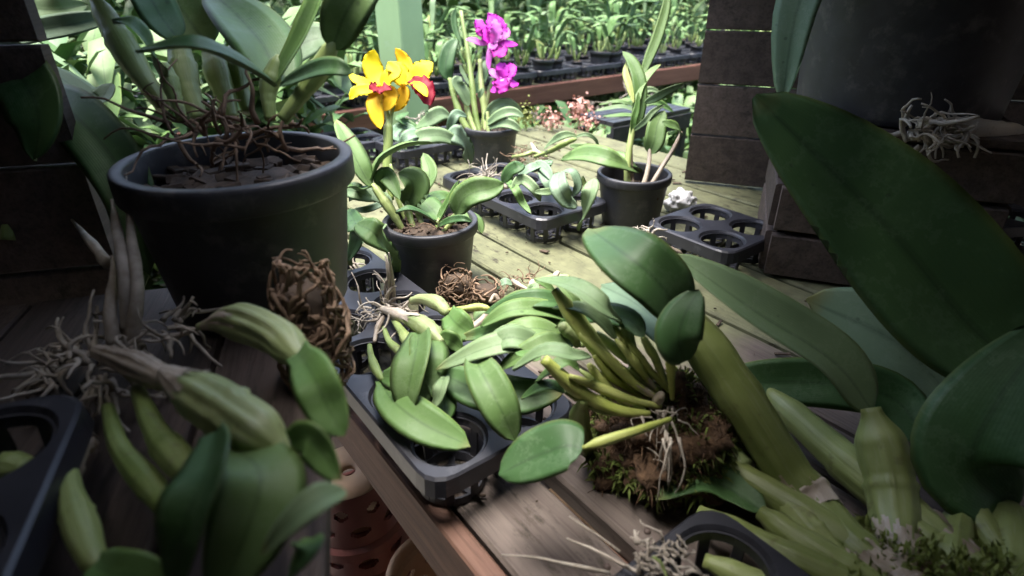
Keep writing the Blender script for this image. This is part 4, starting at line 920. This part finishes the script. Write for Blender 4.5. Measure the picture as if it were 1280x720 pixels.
# ================================================================== TERRACOTTA POTS UNDER THE BENCH
def pierced(prof_o, th, mask, seg=112, nz=44):
    """lathe wall with real openings; prof_o(t)->(r,z), mask(k/seg, t)->solid?"""
    vs = []; fs = []; ii = {}
    for side in (0, 1):
        for j in range(nz + 1):
            r, z = prof_o(j / nz); r -= th * side
            for k in range(seg):
                a = 2 * math.pi * k / seg; ii[side, j, k] = len(vs); vs.append(Vector((r * math.cos(a), r * math.sin(a), z)))
    sol = lambda j, k: 0 <= j < nz and mask(((k % seg) + .5) / seg, (j + .5) / nz)
    for j in range(nz):
        for k in range(seg):
            if not sol(j, k): continue
            k2 = (k + 1) % seg
            a = lambda s: (ii[s, j, k], ii[s, j, k2], ii[s, j + 1, k2], ii[s, j + 1, k])
            o, n = a(0), a(1); fs.append(o); fs.append(n[::-1])
            if not sol(j - 1, k): fs.append((o[0], n[0], n[1], o[1]))
            if not sol(j + 1, k): fs.append((o[2], n[2], n[3], o[3]))
            if not sol(j, k - 1): fs.append((o[3], n[3], n[0], o[0]))
            if not sol(j, k + 1): fs.append((o[1], n[1], n[2], o[2]))
    return vs, fs
def clay(label, c, tilt=0, inv=True, s=1.0, wall='terra', group=None):
    t = thing('terracotta_pot', label, 'pot', c, group)
    H = .11 * s
    def prof(q):
        r = .062 + .022 * q
        if q > .86: r += .008
        elif q > .82: r += .008 * (q - .82) / .04
        return r * s, (H * (1 - q) if inv else H * q)
    def mask(a, q):
        if .5 < q < .66: x = (a * 8) % 1; return not (abs(x - .5) < .3 and abs((q - .58) / .08) < math.sqrt(max(0, 1 - ((x - .5) / .3) ** 2)))
        if .18 < q < .36: x = (a * 8 + .5) % 1; return not (((x - .5) / .2) ** 2 + ((q - .27) / .085) ** 2 < 1)
        return True
    v, f = pierced(prof, .007 * s, mask); lobj('wall', v, f, M[wall], t, smooth=False)
    z = H if inv else 0.001
    pts = [(.012 * s, z - .006 * s), (.012 * s, z + (.002 if inv else .0)), (.03 * s, z + (.002 if inv else 0)), (.0615 * s, z + (.0015 if inv else 0)), (.0615 * s, z - .004 * s if inv else z + .006), (.012 * s, z - .006 * s if inv else z + .006)]
    v, f, u = lathe(pts, 40); lobj('base', v, f, M['terrat'], t)
    if not inv:
        v, f, u = lathe([(.080 * s, H - .012), (.0935 * s, H - .012), (.096 * s, H - .004), (.094 * s, H + .002), (.086 * s, H + .002), (.081 * s, H - .003), (.080 * s, H - .012)], 48); lobj('rim', v, f, M['terrat'], t)
    return t
c1 = Z(436, 590, 0, z0=.715); LS = .321
for k, (dx, lab) in enumerate(((0, 'red-glazed terracotta pot standing upside down on top of its stack'), (.003, 'red-glazed terracotta pot upside down, second from the top of the stack'), (-.003, 'red-glazed terracotta pot upside down, third from the top of the stack'), (.002, 'red-glazed terracotta pot upside down, fourth from the top of the stack'), (-.002, 'red-glazed terracotta pot upside down, fifth from the top of the stack'), (0, 'red-glazed terracotta pot upside down at the foot of the stack'))):
    clay(lab, Vector((c1.x + dx, c1.y, .628 - .0613 * k)), inv=True, s=.8)
c2 = Z(552, 712, 0, z0=.66)
clay('terracotta pot with a tan rim standing upright under the bench edge', Vector((c2.x, c2.y, .575)), inv=False, s=.72, wall='terrat')
for k, lab in enumerate(('tan terracotta pot upside down, carrying the upright tan-rimmed pot', 'tan terracotta pot upside down, lower in the tan stack', 'tan terracotta pot upside down at the foot of the tan stack')):
    clay(lab, Vector((c2.x + .002 * k, c2.y, .575 - .085 * (k + 1))), inv=True, s=.76, wall='terrat')
c3 = Z(728, 640, 0, z0=.78); clay('red terracotta pot glimpsed through the plank gap', Vector((c3.x, c3.y, .62)), inv=True, s=1.15)
clay('red terracotta pot under the one seen through the plank gap', Vector((c3.x + .01, c3.y, .55)), inv=True, s=1.15)
clay('lowest red terracotta pot beneath the plank gap', Vector((c3.x + .01, c3.y + .01, LS + .12)), inv=True, s=1.15)
clay('red terracotta pot at the bottom of the pile beneath the plank gap', Vector((c3.x, c3.y, LS)), inv=True, s=1.15)

# ================================================================== SEEDLINGS ON THE FAR BENCH
def seedling(kind, seed):
    r = random.Random(seed)
    t = thing('potted_seedling', 'x', 'potted plant', Vector((0, 0, 0)))
    add_pot(t, .034, .05, fill=.85)
    nb = r.randint(5, 8); H = (.13, .17, .21)[kind]
    for k in range(nb):
        a = r.uniform(0, 6.28); d = Vector((math.cos(a), math.sin(a), 0)); b0 = d * r.uniform(0, .015) + UP * .045
        up = r.uniform(.5, 1.1); L = H * r.uniform(.6, 1.1); st = b0 + UP * L * .35 + d * L * .12
        v, f, u = tube_data([b0, (b0 + st) / 2 + d * .004, st], interp([(0, .003), (.6, .0045), (1, .003)]), 6, 5); lobj('stem', v, f, M['bulbg'], t, uvs=u)
        e1 = st + (d * .5 + UP * up).normalized() * L * .45; e2 = e1 + (d * (1.0 + r.random()) + UP * (up - .9)).normalized() * L * .4
        v, f, u, mi = leaf_data([st, st.lerp(e1, .5) + UP * .004, e1, e2], r.uniform(.018, .03), nrm=UP - d * .6, fold=.3, roll=r.uniform(-.3, .3), nl=8, ns=4, seed=seed + k)
        lobj('leaf', v, f, M[r.choice(['leafb', 'leafb', 'leafl', 'leafp', 'leafy'] if r.random() < .3 else ['leafb', 'leafl'])], t, uvs=u, midx=mi)
    return t
protos = [seedling(k % 3, 30 + k) for k in range(6)]
seedlab = {0: 'small green orchid seedling in the front row on the far bench', 1: 'green orchid seedling in the middle rows of the far bench', 2: 'green orchid seedling in the back rows of the far bench'}
used = set(); idx = 0
r2 = random.Random(12)
for row in range(9):
    for c in range(34 if row < 6 else 26):
        u = 2.0 + row * .125 + r2.uniform(-.02, .02); v = .05 + c * .115 + r2.uniform(-.03, .03) + (row % 2) * .05
        if r2.random() < .2: continue
        P = UV(u, v, 0); px = 640 + P.x * F / max(.1, (P.y * CS + .3 * SN))
        if not (330 < px < 990): continue
        k = idx % 6 if idx < 6 else r2.randrange(6); idx += 1
        o = protos[k] if k not in used else copy_tree(protos[k]); used.add(k)
        o.location = UV(u, v, BZ + .0265); o.rotation_euler = (0, 0, r2.uniform(0, 6.28)); s_ = r2.choice([r2.uniform(.6, .95), r2.uniform(.9, 1.2), r2.uniform(1.1, 1.5)]); o.scale = (s_, s_, s_ * r2.uniform(.85, 1.1)); o.rotation_euler = (r2.uniform(-.1, .1), r2.uniform(-.1, .1), r2.uniform(0, 6.28))
        z = 0 if row == 0 else (1 if row < 5 else 2)
        tag(o, seedlab[z], None, ('front row of seedlings', 'middle rows of seedlings', 'back rows of seedlings')[z])
# trays under them
for k in range(13):
    for q in range(3):
        tray(('black cell tray along the red-brown beam of the far bench', 'black cell tray in the middle of the far bench', 'black cell tray at the back of the far bench')[q], 1.935 + q * .36, .15 + k * .246, 4, 3, BZ + .001, None, ('front trays of the far bench', 'middle trays of the far bench', 'back trays of the far bench')[q])
# tall leafy plants behind and beyond: an uncountable mass of strap leaves
def foliage(name, n, region, size, mats, seed, wid=.14, kind='stuff'):
    r = random.Random(seed); mb = MB()
    for _ in range(n):
        p0 = region(r); a = r.uniform(0, 6.28); d = Vector((math.cos(a), math.sin(a), r.uniform(.2, 1.6))).normalized(); L = size * r.uniform(.5, 1.3)
        s_ = d.cross(UP).normalized(); w_ = L * wid * r.uniform(.7, 1.3); pts = [p0, p0 + d * L * .35, p0 + d * L * .7 - UP * L * .06, p0 + d * L - UP * L * .22]
        vs = []; wd = (.3, 1, .85, .05)
        nn = s_.cross(d)
        for q, ww in zip(pts, wd): vs += [q - s_ * w_ * ww + nn * w_ * ww * .4, q, q + s_ * w_ * ww + nn * w_ * ww * .4]
        fs = []
        for k in range(3): b = k * 3; fs += [(b, b + 1, b + 4, b + 3), (b + 1, b + 2, b + 5, b + 4)]
        uv = [(x, y) for y in (0, .35, .7, 1) for x in (0, .5, 1)]
        mb.add(vs, fs, uv, r.randrange(len(mats)))
    return tag(mb.build(name, mats, None, kind=kind), *([None] * 3))
fm = [M['leafb'][0], M['leafd'][0], M['leafp'][0], M['leaf'][0]]
o = foliage('dense_foliage', 15000, lambda r: UV(r.uniform(3.0, 4.6), r.uniform(-1.6, 5.2), r.choice([r.uniform(.2, 1.2), r.uniform(.5, 1.0), r.uniform(.8, 1.7)])), .2, fm, 3)
tag(o, 'dense mass of strap-leaved plants behind the far bench', 'foliage')
o = foliage('undergrowth', 9000, lambda r: UV(*r.choice([(r.uniform(1.42, 1.88), r.uniform(-.3, 3.2)), (r.uniform(.2, 1.88), r.uniform(1.25, 3.0))]), r.uniform(.05, .78)), .11, [M['leafd'][0], M['leaf'][0]], 8, .2)
tag(o, 'dark leafy undergrowth between the two benches', 'foliage')
o = foliage('leafy_fill', 1600, lambda r: UV(r.uniform(1.45, 1.85), r.uniform(-.5, .62), r.uniform(.6, 1.12)), .16, fm, 11)
tag(o, 'leafy plants left of the green post', 'foliage')
# peach blossoms in the gap
for k, (x, y, h) in enumerate(((690, 150, .03), (724, 136, .05), (734, 154, .02), (657, 145, .04))):
    c = Z(x, y, h); lab = ('peach flower head right of the magenta pot, largest of the cluster', 'peach flower head closest below the red-brown beam', 'small peach flower head at the right of the cluster', 'pale greenish flower head at the left of the cluster')[k]
    t = thing('blossom_plant', lab, 'flower', Vector((c.x, c.y, 0)))
    v, f, u = tube_data([Vector((c.x, c.y, 0)), Vector((c.x + .01, c.y, .5)), c - UP * .01], lambda q: .004, 6, 6); obj('stem', v, f, M['bulbg'], t, True, u)
    mb = MB(); r = random.Random(50 + k); mt = M['pinkfl'] if k < 3 else M['leafy'][0]
    for _ in range(130):
        q = Vector((r.gauss(0, 1), r.gauss(0, 1), r.gauss(0, 1))).normalized(); rr_ = abs(r.gauss(.75, .4)); pc = c + Vector((q.x * .04, q.y * .04, q.z * .03)) * rr_; q = (q + Vector((r.uniform(-1, 1), r.uniform(-1, 1), r.uniform(-.5, 1)))).normalized(); s1 = q.cross(UP + Vector((.1, 0, 0))).normalized(); s2 = q.cross(s1)
        w_ = r.uniform(.003, .0065)
        for a in range(5):
            an = a * 6.28 / 5; dd = s1 * math.cos(an) + s2 * math.sin(an); sd_ = q.cross(dd)
            mb.add([pc, pc + dd * w_ * .6 + sd_ * w_ * .4 + q * .002, pc + dd * w_, pc + dd * w_ * .6 - sd_ * w_ * .4 + q * .002], [(0, 1, 2, 3)])
    mb.build('blossoms', mt, t, kind='stuff')
# dark crate with a leafy bare-root bundle at the far right of the bench
cr = Z(764, 168, 0); t = thing('plant_stand', 'dark slatted stand beyond the bench holding a leafy bundle', 'stand', Vector((cr.x, cr.y, 0)))
for k in range(5): bar('slat', cr + V * .16 + U * (.03 * k) + UP * .03, (V, U, UP), (.17, .0135, .006), M['tray'], t, .001)
bar('rail', cr + V * .16 - U * .012, (V, U, UP), (.17, .006, .022), M['plastic'], t, .001)
for q in (0, .32):
    for k in (0, .12): bar('leg', Vector((cr.x, cr.y, 0)) + V * q + U * k + UP * .45, (UP, U, V), (.45, .01, .01), M['plastic'], t, .001)
bd = thing('leaf_bundle', 'bundle of narrow green leaves with pale roots on the dark slatted stand', 'orchid', cr + UP * .037 + V * .08 + U * .05)
db = depth(wloc(bd))
for pts, W, m in (([(800, 142, 0), (780, 134, 0), (760, 136, 0), (743, 139, 0)], 7, 'leafp'), ([(802, 138, .02), (780, 128, .02), (765, 128, .02), (748, 131, .02)], 6, 'leaf'), ([(800, 146, -.02), (782, 144, -.02), (768, 145, -.02), (752, 146, -.02)], 6, 'leafl'),
                  ([(800, 134, .03), (814, 128, .03), (826, 130, .03), (842, 140, .03)], 9, 'leafl'), ([(795, 132, 0), (800, 120, 0), (812, 112, 0), (826, 116, 0)], 8, 'leafp'), ([(800, 140, 0), (806, 150, 0), (812, 156, 0), (820, 168, 0)], 9, 'leaf')):
    leaf(bd, [D(x, y, db + q) for x, y, q in pts], W, M[m], roll=.3, fold=.4)
root_mesh(bd, [D(783 + rnd.uniform(-6, 6), 118 + rnd.uniform(-12, 6), db) for _ in range(14)], [Vector((0, 0, 1))] * 14, .05, .0022, M['root'], wig=.9, gravity=0)
root_mesh(bd, [D(765, 128, db)], [Vector((-1, 0, 0))], .09, .0025, M['root'], wig=.2)
# dark net behind the foliage, and side nets added to block sky light
for nm, a, b in (('back', UV(5.0, -3.0, 0), UV(5.0, 6.0, 0)), ('left', UV(5.0, -3.0, 0), UV(-2.5, -3.0, 0)), ('right', UV(5.0, 6.0, 0), UV(-2.5, 6.0, 0))):
    lab = {'back': 'dark shade net hanging behind the foliage', 'left': 'dark net added along the left side to block sky light', 'right': 'dark net added along the right side to block sky light'}[nm]
    n = 60; vs = []; fs = []; d = (b - a); nn = d.cross(UP).normalized()
    for i in range(n + 1):
        for j in range(5): vs.append(a + d * i / n + UP * (j * .6) + nn * (.05 * math.sin(i * 1.3) + .02 * math.sin(i * 3.1 + j)))
    for i in range(n):
        for j in range(4): fs.append((i * 5 + j, i * 5 + 5 + j, i * 5 + 6 + j, i * 5 + 1 + j))
    tag(obj('shade_net', vs, fs, M['net'], None), lab, 'net')

# ================================================================== LEFT: LARGE PLANTS ON THE SHADED POTTING TABLE
lp = Z(335, 372, 0, z0=LZ); p = thing('potted_large_orchid', 'large black pot with a bushy dark-leaved orchid on the shaded potting table', 'potted orchid', lp)
add_pot(p, .094, .135, fill=.82, rimh=.17)
dL = depth(lp + UP * .12)
def dL_(l): return [D(x, y, dL + dd) for x, y, dd in l]
for pts, W in (([(205, 135, .02), (165, 75, .02), (120, 0, .03)], 34), ([(250, 150, .03), (232, 100, .04), (222, 50, .05)], 34), ([(290, 150, .05), (275, 100, .06), (262, 60, .08)], 32), ([(338, 150, 0), (336, 110, 0), (350, 70, 0)], 24), ([(352, 150, -.03), (390, 100, -.03), (418, 52, -.04)], 26), ([(310, 140, .06), (300, 100, .07), (290, 60, .08)], 26), ([(228, 150, .0), (215, 110, .0), (205, 80, .0)], 22)):
    bulb(p, dL_(pts), W, M['bulbg'], nodes=2)
for pts, W, m, kw in [
 ([(120, 0, .03), (100, -40, .02), (80, -80, .02), (70, -110, .02)], 70, 'leaf', dict(roll=.3)),
 ([(345, 106, -.05), (300, 78, -.09), (240, 55, -.12), (168, 62, -.12)], 42, 'leafd', dict(roll=.5, fold=.3)),
 ([(350, 104, .0), (330, 60, .02), (300, 20, .05), (262, -10, .08)], 85, 'leafl', dict(roll=.2, fold=.2)),
 ([(340, 110, 0), (372, 60, -.01), (395, 10, -.02), (415, -50, -.03)], 36, 'leafl', dict(roll=-.6, fold=.5)),
 ([(415, 60, -.04), (430, 20, -.06), (450, -10, -.07), (480, -30, -.07)], 60, 'leaf', dict(roll=.3)),
 ([(350, 106, -.02), (390, 88, -.06), (420, 84, -.08), (440, 92, -.08)], 26, 'leafd', dict(roll=.4)),
 ([(262, 60, .08), (240, 30, .08), (220, 0, .08), (205, -40, .08)], 70, 'leaf', dict(roll=-.2)),
 ([(222, 50, .05), (200, 20, .04), (180, -10, .03), (150, -40, .03)], 60, 'leafd', dict(roll=.4)),
 ([(300, 90, .08), (350, 70, .1), (390, 50, .12), (430, 46, .12)], 56, 'leafp', dict(roll=-.2)),
 ([(205, 100, .0), (190, 60, -.04), (165, 30, -.06), (140, 25, -.06)], 30, 'leafd', dict(roll=.5))]:
    leaf(p, dL_(pts), W, M[m], nl=18, **kw)
root_mesh(p, [D(300 + rnd.uniform(-100, 60), 165 + rnd.uniform(-20, 25), dL) for _ in range(40)], [UP * .2] * 40, .07, .0019, M['rootb'], wig=1)
tl = Z(40, 395, 0, z0=LZ); tray('black cell tray at the far left of the potting table', tl.x - .11, tl.y - .02, 2, 2, LZ + .001, R(74))
def near(name, label, cat, at_, leaves, bulbs, z0, roots=None, d0=0, mode='D'):
    t = thing(name, label, cat, Z(at_[0], at_[1], 0, z0=z0))
    lim = lambda x, y, d: D(x, y, min(d, (CAM.z - z0 - .03) / max(.05, SN + (y - 360) / F * CS)))
    conv = (lambda l: [lim(x, y, d0 + q) for x, y, q in l]) if mode == 'D' else (lambda l: ZZ(l, z0))
    for pts, W, m, kw in bulbs: bulb(t, conv(pts), W, M[m], **dict(dict(seg=36, n=34, ridge=.045, nr=9), **kw))
    for pts, W, m, kw in leaves: leaf(t, conv(pts), W, M[m], **dict(dict(nl=20, ns=8), **kw))
    if roots:
        S = []; st, n, L, r, m, sp = roots
        for _ in range(n): x, y, h = rnd.choice(st); S.append(Z(x + rnd.uniform(-sp, sp), y + rnd.uniform(-sp, sp), h, z0=z0))
        c = sum(S, Vector()) / len(S)
        root_mesh(t, S, [(s - c).normalized() + Vector((-.3, .1, .2)) for s in S], L, r, M[m], floor=z0 + .003, wig=.9, gravity=.7, seg=7)
    return t
near('orchid_division', 'shaded division with a long leaf drooping beside the large black pot', 'orchid', (110, 330), [
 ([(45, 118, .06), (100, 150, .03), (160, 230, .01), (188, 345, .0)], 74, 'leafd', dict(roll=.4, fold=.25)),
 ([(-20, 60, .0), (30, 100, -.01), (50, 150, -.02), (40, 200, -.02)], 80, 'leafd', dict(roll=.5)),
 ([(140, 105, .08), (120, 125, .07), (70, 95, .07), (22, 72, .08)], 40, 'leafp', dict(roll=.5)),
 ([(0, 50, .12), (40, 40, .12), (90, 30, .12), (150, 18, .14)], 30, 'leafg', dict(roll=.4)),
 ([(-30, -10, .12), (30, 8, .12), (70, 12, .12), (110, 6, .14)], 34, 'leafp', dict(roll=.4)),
 ], [([(10, 300, .04), (15, 200, .04), (40, 120, .06)], 30, 'bulbg', dict(nodes=2))], LZ, None, .50)
near('orchid_division', 'shaded bare-root division with fat papery bulbs and a folded leaf', 'orchid', (200, 560), [
 ([(268, 540, .085), (255, 590, .095), (235, 660, .085), (215, 740, .06)], 92, 'leafd', dict(roll=.6, fold=.3, base=.5)),
 ([(290, 560, .075), (325, 590, .085), (310, 660, .075), (270, 750, .055)], 110, 'leaf', dict(roll=-.35, base=.5)),
 ([(372, 440, .09), (392, 470, .1), (410, 510, .09), (430, 545, .08)], 60, 'leafl', dict(roll=.4, base=.7)),
 ([(362, 550, .085), (385, 548, .09), (405, 570, .085), (424, 600, .08)], 50, 'leafl', dict(roll=.7, base=.6)),
 ([(430, 612, .09), (400, 624, .095), (365, 652, .09), (326, 692, .075)], 46, 'leafp', dict(roll=.3)),
 ([(392, 672, .07), (380, 690, .075), (360, 720, .06)], 44, 'leafl', dict(roll=.4, base=.6)),
 ([(118, 706, .045), (140, 716, .05), (180, 722, .05), (220, 740, .04)], 60, 'leafl', dict(roll=.3, base=.6)),
 ], [
 ([(122, 440, .05), (165, 455, .06), (218, 480, .065)], 36, 'husk', dict(nodes=4, ridge=.12)),
 ([(210, 470, .068), (260, 500, .078), (315, 535, .08), (362, 572, .075)], 66, 'bulbp', dict(nodes=1, sheath=[(.02, .5)], ridge=.1, prof=[(0, .5), (.35, 1), (.7, .95), (1, .3)])),
 ([(248, 408, .06), (295, 402, .075), (345, 420, .08), (378, 452, .08)], 48, 'bulbp', dict(nodes=0, ridge=.13, sheath=[(.05, .5)], prof=[(0, .2), (.4, 1), (.8, .9), (1, .5)])),
 ([(172, 488, .045), (195, 540, .055), (222, 575, .06), (240, 600, .06)], 40, 'bulbg', dict(nodes=1)),
 ([(135, 510, .035), (150, 560, .045), (190, 610, .05), (212, 640, .05)], 34, 'bulbg', dict(nodes=2)),
 ([(85, 580, .03), (90, 620, .038), (105, 670, .04), (122, 712, .04)], 40, 'bulbg', dict(nodes=1)),
 ([(105, 560, .03), (90, 585, .03), (84, 600, .03)], 28, 'husk', dict(nodes=1)),
 ([(-10, 600, .02), (10, 585, .025), (40, 588, .025)], 40, 'bulbg', dict(nodes=1)),
 ([(40, 588, .02), (80, 575, .025), (120, 550, .03)], 26, 'husk', dict(nodes=1)),
 ], LZ, ([(120, 450, .03), (90, 440, .03), (150, 430, .04), (70, 460, .02), (215, 410, .04), (130, 480, .03), (60, 470, .02)], 110, .042, .0021, 'root', 14), mode='Z')
t = thing('pale_roots', 'long pale roots standing against the large shaded pot', 'roots', Z(155, 430, .03, z0=LZ))
mb = MB()
for pts in ([(142, 430, .04), (138, 390, .06), (142, 350, .075), (140, 320, .085)], [(165, 425, .04), (172, 360, .075), (165, 300, .1), (156, 215, .13)], [(160, 420, .04), (155, 340, .085), (145, 280, .105), (140, 250, .11)], [(135, 330, .06), (115, 305, .065), (90, 275, .07)]):
    mb.add(*tube_data(ZZ(pts, LZ), interp([(0, .0048), (.5, .004), (1, .0012)]), 9, 16, 0, .2, 3))
mb.build('root', M['root'], t)
root_ball('shaded brown root ball of coiled roots at the right of the potting table', Z(388, 405, .045, z0=LZ), .027, .045, 170, .0019)
tl2 = Z(60, 745, 0, z0=LZ); tray('black cell tray at the near corner of the potting table', tl2.x - .12, tl2.y - .10, 2, 2, LZ + .001, R(20))

# ================================================================== RIGHT: LARGE PLANT IN THE SHADE OF THE ADDED RACK
K = .50
bigR = near('large_leaf_orchid', 'large shaded orchid with one huge dark leaf and thick bulbs on the right bench end', 'orchid', (1120, 760), [
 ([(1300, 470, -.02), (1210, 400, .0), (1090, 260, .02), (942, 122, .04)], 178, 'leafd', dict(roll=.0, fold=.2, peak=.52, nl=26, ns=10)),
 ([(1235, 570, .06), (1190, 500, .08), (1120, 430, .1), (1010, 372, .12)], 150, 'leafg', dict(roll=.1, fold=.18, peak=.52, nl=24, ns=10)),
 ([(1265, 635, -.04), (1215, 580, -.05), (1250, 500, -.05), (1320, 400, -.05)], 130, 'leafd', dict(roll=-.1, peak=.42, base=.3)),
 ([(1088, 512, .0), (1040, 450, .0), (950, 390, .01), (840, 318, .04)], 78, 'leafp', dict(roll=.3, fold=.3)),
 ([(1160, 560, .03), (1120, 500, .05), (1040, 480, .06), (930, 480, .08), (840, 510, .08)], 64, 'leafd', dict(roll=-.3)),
 ([(955, 640, -.01), (910, 610, -.02), (870, 600, -.02), (820, 625, -.02)], 52, 'leafd', dict(roll=.3, fold=.3)),
 ([(925, 500, .12), (890, 450, .13), (860, 420, .14), (846, 400, .15)], 50, 'leaf', dict(roll=.2)),
 ], [
 ([(1150, 740, .02), (1075, 690, .0), (1000, 610, -.01), (920, 490, .0), (842, 375, .02)], 60, 'bulbo', dict(nodes=3, sheath=[(.1, .32), (.42, .62)], prof=[(0, .6), (.25, .75), (.5, .9), (.85, 1.0), (1, .6)])),
 ([(1128, 730, -.01), (1120, 650, -.02), (1105, 570, -.02), (1088, 510, -.01)], 58, 'bulbo', dict(nodes=1, sheath=[(.05, .4)], prof=[(0, .55), (.4, .95), (.75, 1), (1, .4)])),
 ([(1260, 740, .04), (1160, 660, .05), (1060, 580, .06), (960, 490, .08)], 50, 'bulbo', dict(nodes=2, sheath=[(.15, .45)])),
 ([(1250, 690, .04), (1215, 640, .04), (1180, 600, .04), (1152, 562, .03)], 46, 'bulbo', dict(nodes=0)),
 ([(1272, 750, -.03), (1268, 700, -.04), (1264, 660, -.04), (1262, 632, -.04)], 50, 'bulbo', dict(nodes=0)),
 ([(1180, 770, .01), (1100, 735, .0), (1020, 690, .0), (950, 640, .0)], 44, 'bulbo', dict(nodes=1)),
 ([(1090, 745, .02), (1040, 690, .02), (1000, 650, .02), (970, 610, .03)], 42, 'bulbo', dict(nodes=1)),
 ([(930, 590, .06), (890, 550, .06), (860, 510, .06), (842, 480, .06)], 56, 'bulbp', dict(nodes=0)),
 ([(1200, 770, .02), (1110, 715, .02), (1000, 640, .02), (870, 560, .03)], 44, 'bulbo', dict(nodes=2)),
 ([(1230, 745, .05), (1190, 700, .05), (1150, 670, .06), (1110, 630, .07)], 40, 'bulbo', dict(nodes=1)),
 ([(1120, 765, .03), (1128, 745, .02), (1150, 728, .02)], 60, 'husk', dict(nodes=2)),
 ([(1190, 775, 0), (1090, 740, -.01), (990, 700, -.01), (872, 640, .0)], 44, 'bulbo', dict(nodes=2)),
 ([(1180, 770, -.02), (1185, 720, -.03), (1190, 680, -.03), (1200, 640, -.02)], 46, 'bulbo', dict(nodes=1)),
 ([(1200, 780, -.02), (1090, 765, -.02), (985, 745, -.02), (880, 700, -.01)], 42, 'bulbo', dict(nodes=2)),
 ], BZ, None, K)
bR = Z(1170, 775, .0)
v, f = blob(Vector((bR.x, bR.y, BZ + .012)), (.09, .06, .025), .3, 5); obj('fibre_block', v, f, M['fibre'], bigR)
fur(v, f, 9000, .013, .0022, lambda q, n: n.z > -.2, 15).build('moss', M['moss'], bigR, kind='stuff')
# riser crate and the big black pot behind the leaf
cz = D(1110, 150, .86); crt = thing('riser_crate', 'dark wooden riser crate under the big black pot at the right', 'crate', Vector((cz.x, cz.y, BZ)))
hz = (cz.z - BZ) / 2
for s_ in (-1, 1):
    for k in range(3):
        bar('side_board', Vector((cz.x, cz.y, BZ)) + ru * (s_ * .13) + UP * (hz * 2 * (k + .5) / 3), (rv, ru, UP), (.132, .008, hz / 3 - .004), M['dwood'], crt, .002)
        bar('side_board', Vector((cz.x, cz.y, BZ)) + rv * (s_ * .132) + UP * (hz * 2 * (k + .5) / 3), (ru, rv, UP), (.12, .008, hz / 3 - .004), M['dwood'], crt, .002)
for k in range(4): bar('top_board', Vector((cz.x, cz.y, cz.z + .006)) + ru * (-.105 + .07 * k), (rv, ru, UP), (.142, .032, .006), M['dwood'], crt, .002)
pr_ = thing('large_black_pot', 'large empty-looking black pot on the riser crate at the right', 'pot', Vector((cz.x, cz.y, cz.z + .0125)))
add_pot(pr_, .152, .2, fill=.8, taper=.84)
pc_ = wloc(pr_) + UP * .165
for dx, dy, lean, hgt in ((-.03, 0, -.25, .13), (.04, .03, .3, .12), (0, -.04, -.05, .1)):
    b0 = pc_ + Vector((dx, dy, 0)); b1 = b0 + Vector((lean * hgt, 0, hgt * .6))
    bulb(pr_, [b0, b0.lerp(b1, .5), b1], .02, M['bulbo'], nodes=2, px=False)
    leaf(pr_, [b1, b1 + Vector((lean * .1, -.01, .02)), b1 + Vector((lean * .35, -.02, .005)), b1 + Vector((lean * .6, -.02, -.06))], .055, M['leafd'], px=False)
leaf(pr_, [pc_ + Vector((-.06, -.03, 0)), pc_ + Vector((-.15, -.05, .055)), pc_ + Vector((-.195, -.07, -.02)), pc_ + Vector((-.2, -.09, -.14))], .06, M['leafg'], px=False, roll=.3)
t = thing('loose_roots', 'shaded knot of pale roots beside the huge dark leaf', 'roots', D(1190, 165, .73))
root_mesh(t, [D(1165 + rnd.uniform(-40, 40), 160 + rnd.uniform(-15, 25), .72) for _ in range(50)], [Vector((-.4, -.3, .3))] * 50, .05, .003, M['root'], wig=1, gravity=.2, seg=7)
bulb(t, DD([(1150, 155, .73), (1190, 160, .73), (1230, 165, .735), (1280, 165, .745)]), 30, M['husk'], 'rhizome', nodes=4)
tq = Z(1262, 330, 0); tray('black cell tray on the bench at the right edge, under the knot of roots', tq.x - .05, tq.y + .02, 2, 2, BZ + .001, R(10))
